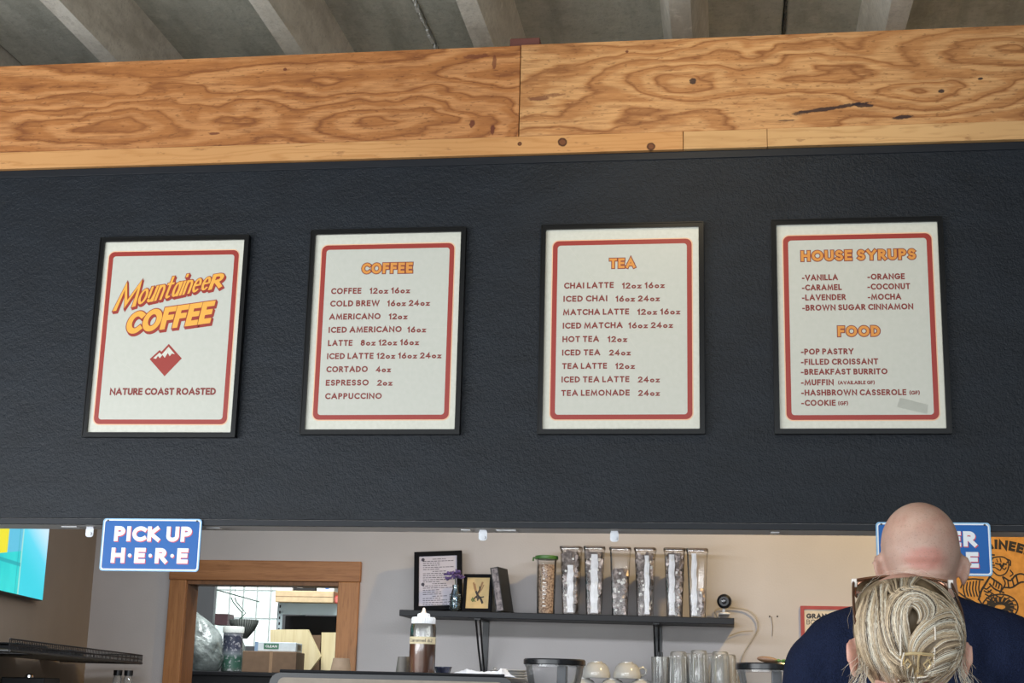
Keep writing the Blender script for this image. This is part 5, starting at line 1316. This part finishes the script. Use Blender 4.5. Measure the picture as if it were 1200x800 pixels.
r = thing('dark_box_appliance', 'black appliance with a silver disc as its highlight at the lower left corner', 'appliance', (at(25, 795, 5.15).x, 5.1, 0), KA)
zt_a = at(50, 792, 5.15).z
MB().box((-.12, -.02, 0), (.10, .13, zt_a - .006), bev=.004).build('body', BLKMAT, r); MB().lathe([(.016,0),(.016,.008),(.010,.012)], (0, .05, zt_a-.006), 16).build('highlight_disc', CHROME, r)  # chrome disc added as the highlight on the black top
# ------------------------------------------------------------------ people
def remesh(mb, voxel, smooth_it=4, name='tmp', disp=None):
    me = bpy.data.meshes.new(name); me.from_pydata(mb.v, [], mb.f)
    o = bpy.data.objects.new(name, me); COL.objects.link(o)
    md = o.modifiers.new('r', 'REMESH'); md.mode = 'VOXEL'; md.voxel_size = voxel; md.use_smooth_shade = True
    ms = o.modifiers.new('s', 'SMOOTH'); ms.factor = .6; ms.iterations = smooth_it
    dg = bpy.context.evaluated_depsgraph_get(); ev = o.evaluated_get(dg)
    out = bpy.data.meshes.new_from_object(ev)
    bpy.data.objects.remove(o)
    if disp:
        for v in out.vertices: v.co += disp(v.co)
    out.polygons.foreach_set('use_smooth', [True]*len(out.polygons))
    return out
def mesh_obj(name, me, mt, parent):
    me.materials.clear(); me.materials.append(mt)
    o = bpy.data.objects.new(name, me); COL.objects.link(o); o.parent = parent; return o
def limb(mb, pts, n=14):
    """tapered limb through (point, radius) pairs with round joints"""
    P = [Vector(p) for p, r in pts]; R = [r for p, r in pts]
    Q = bez([(0,0)]) if False else None
    out = []; rr = []
    for i in range(len(P)-1):
        for k in range(6):
            t = k/6; out.append(P[i].lerp(P[i+1], t)); s = t*t*(3-2*t); rr.append(R[i]*(1-s)+R[i+1]*s)
    out.append(P[-1]); rr.append(R[-1])
    mb.tube(out, rr, n); mb.ell(P[0], R[0]); mb.ell(P[-1], R[-1])
def hand(mb, wrist, s, size=1.0):
    """relaxed hand hanging from the wrist; s=+1 right, -1 left; thumb forward (+y)"""
    w = Vector(wrist); k = size
    mb.ell(w + Vector((0, .004, -.045))*k, (.017*k, .040*k, .050*k))
    for i, (dy, L) in enumerate(((.030, .066), (.010, .074), (-.011, .069), (-.030, .054))):
        b = w + Vector((0, dy, -.075))*k
        pts = [(b, .0098*k), (b + Vector((-s*.004, dy*.06, -L*.45))*k, .0092*k), (b + Vector((-s*.014, dy*.10, -L*.75))*k, .0085*k), (b + Vector((-s*.026, dy*.10, -L*.95))*k, .0078*k)]
        limb(mb, pts, 8)
    b = w + Vector((-s*.004, .030, -.028))*k
    limb(mb, [(b, .013*k), (b + Vector((-s*.008, .022, -.022))*k, .0115*k), (b + Vector((-s*.012, .030, -.050))*k, .0095*k)], 8)

def skin(name, base, red, dark, patch=None):
    M = Mat(name, srgb(*base), .48, spec=.4, sss=.08)
    n = M.noise(22, 4, .6); col = M.ramp(n, [(.3, srgb(*red)), (.62, srgb(*base))])
    if patch:
        for (pz, py, rz_, wd, c_, st) in patch:
            x, y, z = M.xyz(); d = (((z - pz)*(1/rz_))*((z - pz)*(1/rz_)) + (x*(1/wd))*(x*(1/wd))).sqrt() + (M.noise(30, 3) - .5)*.5
            col = M.mix((1.0 - d.step(.55, 1.15))*y.lt(py)*st, col, srgb(*c_))
    sp = M.noise(320, 2, .5); col = M.mix(sp.step(.56, .70)*.35, col, srgb(*dark))
    M.color(col); M.bump(M.noise(130, 3), .15, .001); return M.m

# ---- the man: bald, navy t-shirt, facing the counter
SKM = skin('man_skin', (212,176,158), (202,156,138), (150,122,110), patch=[(1.79, -.0, .050, .12, (186,158,146), .4), (1.778, -.03, .026, .046, (204,118,106), .5)])
pm = at(1077, 650, 3.12)
man = thing('person', 'bald person in a navy t-shirt seen from behind, in front of the right sign', 'person', (pm.x, 3.10, 0), 0)
Z = Vector
b = MB()
b.ell((0, .000, 1.812), (.0785, .096, .0885))          # skull
b.ell((0, -.022, 1.800), (.0765, .078, .080))         # back of the head
b.ell((0, .040, 1.745), (.058, .060, .075))           # face
b.ell((0, .070, 1.700), (.032, .030, .026))           # chin
limb(b, [((0,-.020,1.60), .082), ((0,-.018,1.70), .070), ((0,-.014,1.77), .064)], 20)   # neck
b.ell((0, -.068, 1.782), (.050, .034, .012)); b.ell((0, -.064, 1.752), (.054, .034, .013)); b.ell((0, -.062, 1.722), (.058, .034, .014))   # folds of the nape
b.ell((0, .104, 1.765), (.013, .022, .024)); b.ell((0, .100, 1.790), (.009, .014, .03))      # nose
b.ell((0, .092, 1.815), (.050, .014, .010)); b.ell((0, .090, 1.728), (.024, .012, .008)); b.ell((0, .088, 1.716), (.020, .012, .008))  # brow, lips
for s in (-1, 1):
    # ear: rim, lobe, bowl
    ec = Vector((s*.0805, -.006, 1.764))
    b.tube([ec + Vector((s*.0, .008, -.026)), ec + Vector((s*.004, -.004, -.022)), ec + Vector((s*.011, -.013, -.004)), ec + Vector((s*.013, -.013, .014)), ec + Vector((s*.009, -.004, .027)), ec + Vector((s*.001, .010, .022))], [.0065,.0062,.0052,.0052,.0052,.005], 8)
    b.ell(ec + Vector((s*.001, .000, .001)), (.0055, .013, .024), rot=(0, s*.15, s*.35)); b.ell(ec + Vector((s*.001, .004, -.026)), (.0065, .008, .009))
    b.ell((s*.150, -.02, 1.60), .078)
    limb(b, [((s*.19, -.01, 1.57), .066), ((s*.245, -.02, 1.30), .048), ((s*.25, .01, 1.26), .042), ((s*.255, .12, 1.06), .029)], 16)
    hand(b, (s*.257, .132, 1.045), s, 1.05)
    limb(b, [((s*.095, 0, .95), .092), ((s*.105, .01, .52), .060), ((s*.105, .0, .46), .052), ((s*.110, -.02, .12), .040)], 16)
    b.ell((s*.112, .05, .06), (.045, .12, .045))
b.ell((0, -.03, 1.585), (.155, .085, .10)); b.ell((0, 0, 1.42), (.20, .135, .22)); b.ell((0, .03, 1.18), (.195, .165, .20)); b.ell((0, 0, .98), (.175, .13, .13))
mesh_obj('body', remesh(b, .0065, 5), SKM, man)
for s in (-1, 1):
    MB().ell((s*.030, .090, 1.792), (.012, .012, .012)).build('eye', Mat('eye_white', srgb(232,228,222), .15).m, man, smooth=True)
b = MB()
for s in (-1, 1):
    b.ell((s*.152, -.022, 1.590), (.086, .088, .090)); b.ell((s*.186, -.015, 1.52), (.062, .085, .12))
    limb(b, [((s*.195, -.012, 1.56), .082), ((s*.245, -.018, 1.36), .068), ((s*.252, -.02, 1.32), .067)], 18)
b.ell((0, -.03, 1.60), (.165, .097, .100)); b.ell((0, -.01, 1.44), (.222, .150, .235)); b.ell((0, .03, 1.18), (.212, .182, .22)); b.ell((0, .01, 1.0), (.198, .158, .13))
for s in (-1, 1): limb(b, [((s*.025, -.030, 1.668), .058), ((s*.160, -.022, 1.592), .086)], 18)
SHIRT = Mat('navy_cotton', srgb(25,34,60), .85, spec=.2); n = SHIRT.noise(5, 3, stretch=(1.6,1,.6)); SHIRT.color(SHIRT.ramp(SHIRT.noise(320, 2), [(.3, srgb(20,28,52)), (.7, srgb(31,41,70))])); SHIRT.bump(n*4.0 + SHIRT.noise(400, 2)*.3, .6, .02); SHIRT = SHIRT.m
def wr(c): 
    k = max(0, min(1, (1.62 - c.z)/.15))
    f = MN.noise(Vector((c.x*9 + c.z*3, c.y*7, c.z*5)))*.010 + MN.noise(Vector((c.x*22 - c.z*14, c.y*12, c.z*9)))*.004
    d = Vector((c.x, c.y, 0)); 
    return (d.normalized()*f*k) if d.length > 1e-5 else Vector()
mesh_obj('t_shirt', remesh(b, .009, 5, disp=wr), SHIRT, man)
cr_ = [(.088*math.cos(t), -.020 + .074*math.sin(t), 1.690 - .022*math.sin(t)*-1 - .018*(math.sin(t) > 0)*math.sin(t) - .03*max(0, math.sin(t))) for t in [2*PI*k/40 for k in range(40)]]
MB().tube(cr_, .0075, 10, closed=True, flat=1.6).build('collar', SHIRT, man, smooth=True)
b = MB()
for s in (-1, 1):
    limb(b, [((s*.095, 0, .96), .112), ((s*.108, .01, .50), .080), ((s*.112, -.01, .10), .068)], 18)
b.ell((0, .0, .97), (.188, .145, .12))
mesh_obj('jeans', remesh(b, .012, 3), plain('denim', (52,60,80), .85), man)
for s in (-1, 1): MB().ell((s*.113, .055, .055), (.055, .145, .055)).box((s*.113-.05, -.08, 0), (s*.113+.05, .19, .03), bev=.012).build('shoe', plain('dark_shoe', (44,42,42), .6), man, smooth=True)

# ---- the woman: blonde hair twisted up in a clip, sunglasses on her head
YWm = 2.30; pw = at(1063, 740, YWm)
HC = Vector((0, 0, pw.z))                     # head centre, in her own frame
woman = thing('person', 'blonde person with hair twisted up in a gold clip and sunglasses on the head', 'person', (pw.x, YWm, 0), 0)
hz = HC.z
SKW = skin('woman_skin', (222,176,158), (212,150,134), (190,130,116))
b = MB()
b.ell((0, .010, hz), (.074, .090, .088)); b.ell((0, .045, hz-.050), (.054, .054, .070)); b.ell((0, .074, hz-.105), (.024, .022, .020))
limb(b, [((0,-.005,hz-.24), .058), ((0,.0,hz-.14), .050), ((0,.005,hz-.05), .050)], 18)
b.ell((0, .104, hz-.040), (.010, .018, .018)); b.ell((0, .099, hz-.015), (.007, .010, .024)); b.ell((0, .092, hz+.010), (.042, .012, .008)); b.ell((0, .090, hz-.075), (.022, .012, .006)); b.ell((0, .088, hz-.084), (.018, .012, .007))
for s in (-1, 1):
    ec = Vector((s*.0785, -.005, hz-.036))
    b.tube([ec + Vector((0, .006, -.026)), ec + Vector((s*.004, -.006, -.020)), ec + Vector((s*.009, -.013, -.002)), ec + Vector((s*.010, -.012, .013)), ec + Vector((s*.006, -.003, .024)), ec + Vector((0, .009, .018))], [.006,.006,.0048,.0046,.0046,.0045], 8)
    b.ell(ec + Vector((s*.000, .0, 0)), (.006, .013, .022), rot=(0, s*.12, s*.35)); b.ell(ec + Vector((0, .003, -.026)), (.006, .007, .008))
    b.ell((s*.13, -.01, hz-.26), .058)
    limb(b, [((s*.155, 0, hz-.27), .050), ((s*.205, -.02, hz-.53), .038), ((s*.205, .0, hz-.57), .034), ((s*.20, .12, hz-.76), .024)], 14)
    hand(b, (s*.20, .132, hz-.775), s, .92)
    limb(b, [((s*.085, 0, .86), .085), ((s*.09, .01, .48), .054), ((s*.09, 0, .42), .047), ((s*.09, -.02, .10), .034)], 14)
    b.ell((s*.092, .045, .05), (.038, .105, .038))
b.ell((0, -.01, hz-.27), (.13, .075, .06)); b.ell((0, 0, hz-.42), (.155, .105, .18)); b.ell((0, 0, hz-.60), (.125, .095, .15)); b.ell((0, -.005, .92), (.165, .125, .14))
mesh_obj('body', remesh(b, .006, 4), SKW, woman)
for s in (-1, 1): MB().ell((s*.028, .088, hz-.008), .0115).build('eye', Mat('eye_white_w', srgb(232,228,222), .15).m, woman, smooth=True)
b = MB()
for s in (-1, 1):
    b.ell((s*.13, -.01, hz-.262), (.070, .068, .066)); limb(b, [((s*.152, 0, hz-.275), .064), ((s*.195, -.015, hz-.45), .056)], 16)
b.ell((0, -.01, hz-.285), (.145, .088, .060)); b.ell((0, 0, hz-.43), (.172, .122, .19)); b.ell((0, 0, hz-.62), (.150, .115, .16)); b.ell((0, 0, .95), (.178, .135, .11))
mesh_obj('top', remesh(b, .010, 4), plain('white_top', (222,220,216), .85), woman)
b = MB()
for s in (-1, 1): limb(b, [((s*.085, 0, .88), .100), ((s*.09, .01, .48), .068), ((s*.09, -.01, .09), .052)], 16)
b.ell((0, 0, .90), (.176, .134, .11)); mesh_obj('trousers', remesh(b, .012, 3), plain('grey_trousers', (92,96,106), .85), woman)
for s in (-1, 1): MB().ell((s*.092, .045, .045), (.046, .125, .045)).box((s*.092-.04, -.07, 0), (s*.092+.04, .16, .025), bev=.01).build('shoe', plain('pale_shoe', (200,196,190), .6), woman, smooth=True)

# hair: a solid under-volume and several thousand strands that follow the twist
rx, rz_, ry = .0830, .0860, .098
U = 2.30/F * .98                               # metres per photograph pixel at her head
HM = []
for nm, c1 in (('hair_blonde', (220,198,166)), ('hair_ash', (164,144,120)), ('hair_brown', (92,76,60)), ('hair_pale', (244,238,222))):
    mh = Mat(nm, srgb(*c1), .36, spec=.5); HM.append(mh.m)
def back_y(u, v, bulge):
    q = 1 - (u/rx)**2 - (v/rz_)**2
    return -ry*math.sqrt(max(q, .0)) + (.0 if q > 0 else .03*min(1, -q*2)) - bulge
b = MB()
b.ell((0, .006, hz+.002), (rx-.004, ry-.004, rz_-.003))
b.ell((0, .030, hz+.022), (rx-.006, ry-.022, rz_-.022))
b.tube([(-.030,-.078,hz-.03), (-.038,-.080,hz+.005), (-.030,-.078,hz+.038), (-.004,-.074,hz+.052), (.024,-.074,hz+.042), (.034,-.080,hz+.018), (.014,-.086,hz-.004), (-.004,-.090,hz-.030)], [.012,.014,.014,.013,.013,.013,.014,.013], 12); b.ell((.032, -.078, hz-.020), (.036, .026, .026), rot=(0,-.3,0)); b.ell((-.016, -.080, hz-.044), (.026, .020, .028)); b.ell((.020,-.078,hz-.048),(.030,.020,.020))
b.ell((-.043, -.036, hz-.006), (.036, .050, .06)); b.ell((.043, -.036, hz-.006), (.036, .050, .06))
b.ell((0, -.060, hz-.088), (.018, .018, .022))
HB = Mat('hair_under', srgb(132,112,86), .5); HB.color(HB.ramp(HB.noise(60, 3, .6, stretch=(1,1,.15)), [(.3, srgb(104,86,64)), (.7, srgb(156,136,106))])); HB = HB.m
cap = remesh(b, .005, 4)
# keep the face free of hair
bm = bmesh.new(); bm.from_mesh(cap)
bmesh.ops.delete(bm, geom=[v for v in bm.verts if v.co.y > .055 and v.co.z < hz+.045 or (v.co.y > -.0 and v.co.z < hz-.015)], context='VERTS')
bm.to_mesh(cap); bm.free()
hair = mesh_obj('hair', cap, HB, woman)
hair['label'] = 'ash blonde hair twisted up into a French roll'
C0 = (1063, 740)
def P3(pts): return [(x, y, bb) for x, y, bb in pts]
B_ = [  # bundles: (outer guide, inner guide, strands, weights of the four tones); points are (right, up, bulge) in px, px, mm
 ([(-50,38,0),(-60,8,0),(-56,-30,0),(-40,-58,0),(-24,-74,-2)], [(-24,55,1),(-33,20,4),(-33,-18,8),(-22,-44,8),(-10,-62,5)], 420, (5,4,2,3)),
 ([(-44,46,0),(-40,25,3),(-38,-5,6),(-28,-32,9),(-8,-46,12)], [(-14,60,0),(-26,42,5),(-30,10,9),(-24,-18,12),(-6,-38,15)], 240, (4,4,3,1)),
 ([(-30,57,0),(-26,50,3),(-22,38,9),(-10,40,12),(4,46,12)], [(20,62,0),(12,57,3),(4,50,8),(8,46,12),(16,42,13)], 170, (3,5,5,1)),
 ([(0,62,0),(14,58,2),(32,46,3),(46,26,3),(54,0,2)], [(40,52,0),(46,44,0),(54,28,0),(60,8,0),(61,-14,0)], 200, (3,5,5,1)),
 ([(-26,-30,11),(-36,0,9),(-30,28,10),(-10,47,12),(14,45,12),(30,30,11),(24,10,13),(8,-2,16)], [(-3,-26,14),(-7,0,14),(-8,17,16),(-2,28,18),(7,28,18),(11,16,17),(6,6,16),(0,0,15)], 420, (4,4,3,4)),
 ([(-15,20,16),(-6,32,18),(6,28,18),(10,14,16),(4,4,12)], [(-7,12,10),(-3,22,10),(3,18,9),(4,10,8),(1,5,8)], 110, (1,3,7,0)),
 ([(8,44,10),(28,40,7),(46,24,5),(58,-2,2),(56,-34,1),(40,-58,1),(20,-76,0)], [(10,30,13),(24,24,12),(38,12,10),(46,-8,9),(42,-32,9),(26,-48,9),(8,-62,6)], 430, (5,4,3,3)),
 ([(52,22,2),(40,25,10),(20,17,15),(2,2,18),(-8,-16,18),(-6,-38,15)], [(58,-16,2),(42,-10,11),(24,-12,17),(10,-20,19),(4,-30,18),(4,-42,15)], 420, (5,4,2,4)),
 ([(58,-8,3),(44,-8,10),(28,-12,15),(16,-24,16),(8,-42,14)], [(58,-34,2),(44,-44,8),(30,-50,11),(18,-52,12),(8,-50,12)], 220, (3,4,4,2)),
 ([(-30,-36,6),(-22,-50,8),(-8,-60,9),(4,-72,5)], [(34,-46,6),(22,-54,8),(8,-58,10),(8,-74,5)], 140, (3,4,3,3)),
]
from mathutils.bvhtree import BVHTree
bmh = bmesh.new(); bmh.from_mesh(cap); BV = BVHTree.FromBMesh(bmh)
def on_hair(u, v, lift):
    hit = BV.ray_cast(Vector((u, -.5, hz + v)), Vector((0, 1, 0)))[0]
    return (hit.y if hit is not None else back_y(u, v, 0)) - lift
rnd = random.Random(21)
sm = [MB() for _ in range(4)]
def strand(path, tone, r0):
    sm[tone].tube(path, [r0*(.35 if k in (0, len(path)-1) else 1) for k in range(len(path))], 3, caps=False)
for (og, ig, cnt, wts) in B_:
    n = max(len(og), len(ig)); O = bez([Vector(p) for p in og], 15); I = bez([Vector(p) for p in ig], 15)
    def samp(Q, t): f = t*(len(Q)-1); i = min(int(f), len(Q)-2); return Q[i].lerp(Q[i+1], f-i)
    for s_ in range(cnt):
        w_ = rnd.random(); tone = rnd.choices((0,1,2,3), wts)[0]
        # neighbouring strands share a tone so that locks read
        tone = tone if rnd.random() < .30 else (0,1,0,2,3,0,1,3,0,1)[int(w_*9.99 + cnt) % 10]
        a0 = rnd.uniform(0, .10); a1 = rnd.uniform(.88, 1.0); jit = rnd.uniform(-1.2, 1.2); lift = rnd.uniform(-.6, 1.0)
        dw = rnd.uniform(-.06, .06); path = []
        m_ = 14
        for k in range(m_+1):
            t = a0 + (a1-a0)*k/m_; ww = min(1, max(0, w_ + dw*math.sin(t*3)))
            p = samp(O, t).lerp(samp(I, t), ww)
            crown = 2.5*math.sin(PI*w_)
            u = (p.x + jit*math.sin(t*2+s_))*U*1.0; v = p.y*U; bb = (p.z + lift + crown)*.001 + .002
            path.append((u, min(on_hair(u, v, .0012 + (lift+crown)*.0007), back_y(u, v, bb*.75)), hz + v))
        strand(path, tone, rnd.uniform(.00026, .00046))
# wisps at both sides below the ears
for s_ in range(90):
    sd = -1 if rnd.random() < .55 else 1
    x0 = sd*rnd.uniform(.058, .076); z0_ = -rnd.uniform(.01, .045); L_2 = rnd.uniform(.04, .085); path = []
    for k in range(9):
        t = k/8; path.append((x0 + sd*(.018*t*t + rnd.uniform(.0,.001)) + sd*.010*math.sin(t*4+s_)*t, -.045 + .01*t + .006*math.sin(s_+t*3), hz + z0_ - L_2*t))
    strand(path, rnd.choice((0,3,3,1)), .00028)
for s_ in range(14):                           # fly-aways over the crown
    a_ = rnd.uniform(.2, PI-.2); path = []
    for k in range(8):
        t = k/7; rr = 1 + .02 + .05*math.sin(t*PI)*rnd.random(); aa = a_ + (t-.5)*.5
        path.append((math.cos(aa)*rx*rr, -.01 + .02*math.sin(s_), hz + math.sin(aa)*rz_*rr))
    strand(path, rnd.choice((0,3)), .00012)
for i, s2 in enumerate(sm):
    o = s2.build('hair_strands', HM[i], hair, smooth=False); o['kind'] = 'stuff'
    o.data.polygons.foreach_set('use_smooth', [True]*len(o.data.polygons))

# hair clip: gold claw with pearl rows
GOLD = Mat('pale_gold', srgb(240,216,168), .25, metal=.55).m; PEARL = Mat('pearl', srgb(238,228,214), .15, coat=.6).m
def hp(u, v, bb): u *= U; v *= U; return Vector((u, back_y(u, v, bb*.001), hz + v))
clip = bpy.data.objects.new('hair_clip', MB().tube([hp(-14,-28,23), hp(-6,-27,26), hp(4,-27,27), hp(18,-28,25)], .0022, 8).build('c', GOLD).data); bpy.data.objects.remove(bpy.data.objects['c'])
COL.objects.link(clip); clip.parent = woman; clip['label'] = 'pale gold claw clip with pearl rows'
mb = MB()
mb.tube([hp(-14,-28,23), hp(-15,-38,24), hp(-12,-48,22), hp(-2,-50,22), hp(0,-44,25), hp(2,-50,22), hp(12,-49,22), hp(18,-40,22), hp(18,-28,24)], .0019, 8)
mb.tube([hp(2,-28,27), hp(1,-36,27), hp(2,-46,25)], .0016, 8); mb.tube([hp(-10,-33,26), hp(-6,-38,26), hp(-10,-43,25), hp(-13,-38,25), hp(-10,-33,26)], .0014, 6)
mb.tube([hp(12,-33,26), hp(15,-38,25), hp(11,-43,25), hp(7,-38,26), hp(12,-33,26)], .0014, 6)
mb.build('claw_frame', GOLD, clip, smooth=True)
mb = MB()
for q in bez([(-14,-27),(-16,-38),(-12,-49),(-2,-52)], 16) + bez([(2,-52),(12,-50),(18,-40),(18,-27)], 16): c_ = hp(q[0], q[1], 26); mb.ell((c_.x, c_.y, c_.z), .0014, nu=8, nv=6)
mb.build('claw_pearls', PEARL, clip, smooth=True)['kind'] = 'stuff'
for k, (u, v0, v1) in enumerate(((-17, 3, -56), (20, 2, -12), (19, -20, -40))):
    pts = []; n = int(abs(v1-v0)/1.75)
    bar = [hp(u, v0 + (v1-v0)*t/6, 20 if k != 1 else 18) for t in range(7)]; MB().tube(bar, .0009, 6).build('pin_bar', GOLD, clip)
    for i in range(n):
        if 30 < abs(i*1.75) < 34: continue
        p = hp(u, v0 + (v1-v0)*(i+.5)/n, 21.5 if k != 1 else 19.5); pts.append(p)
    mb = MB()
    for p in pts: mb.ell((p.x, p.y, p.z), .00150, nu=8, nv=6)
    mb.build('pearl_row', PEARL, clip, smooth=True)['kind'] = 'stuff'

# sunglasses pushed up on the head
GF = Mat('rose_gold_frame', srgb(176,128,104), .2, metal=.85).m; LENS = clear('brown_lens', (.42,.26,.20), 1.5, .03, .08); TORT = Mat('tortoise_arm', srgb(86,56,40), .25, coat=.3).m
HINGE = Mat('hinge_white', srgb(236,226,216), .2).m
sg = thing('sunglasses', 'large brown sunglasses pushed up on the blonde hair', 'sunglasses', (pw.x, YWm, 0))
wS = .0715; zt0 = hz + .0815; y0s = .046
fr_pts = []
def brow(x): t = x/wS; return Vector((x, y0s + .028*(1-t*t), zt0 + .0055*(1-t*t) - .004*t*t))
xs_ = [-wS + 2*wS*k/24 for k in range(25)]
MB().tube([brow(x) for x in xs_], .0026, 8).build('brow_bar', GF, sg, smooth=True)
for s in (-1, 1):
    out = []; cxl = s*.036
    for k in range(29):
        t = 2*PI*k/28; ex = .033*math.copysign(abs(math.cos(t))**.8, math.cos(t)); ez = .024*math.copysign(abs(math.sin(t))**.8, math.sin(t)); x = cxl + ex
        bp = brow(x); dd = (ez - .024)            # downwards from the brow, leaning forward over the forehead
        out.append(Vector((x, bp.y - dd*.72*-1*-1 + .0, bp.z + dd*.62)))
    MB().tube(out[:-1], .0020, 8, closed=True).build('rim', GF, sg, smooth=True)
    cpt = sum(out[:-1], Vector())/28; mb = MB(); mb.add([cpt] + out[:-1], [(0, 1+k, 1+(k+1) % 28) for k in range(28)]); mb.build('lens', LENS, sg)
    e = brow(s*wS)
    mb = MB(); mb.box((e.x-.004, e.y-.008, e.z-.010), (e.x+.004, e.y+.002, e.z+.003), bev=.001); mb.build('hinge', HINGE, sg)
    mb = MB(); mb.tube([e + Vector((s*.001,-.004,-.002)), e + Vector((s*.004,-.03,-.022)), e + Vector((s*.006,-.062,-.048)), e + Vector((s*.005,-.082,-.068))], [.0024,.0021,.0024,.0028], 8, flat=1.4); mb.build('temple_arm', TORT, sg, smooth=True)
MB().tube([brow(-.006) + Vector((0,.002,-.008)), brow(0) + Vector((0,.004,-.005)), brow(.006) + Vector((0,.002,-.008))], .002, 8).build('bridge', GF, sg)
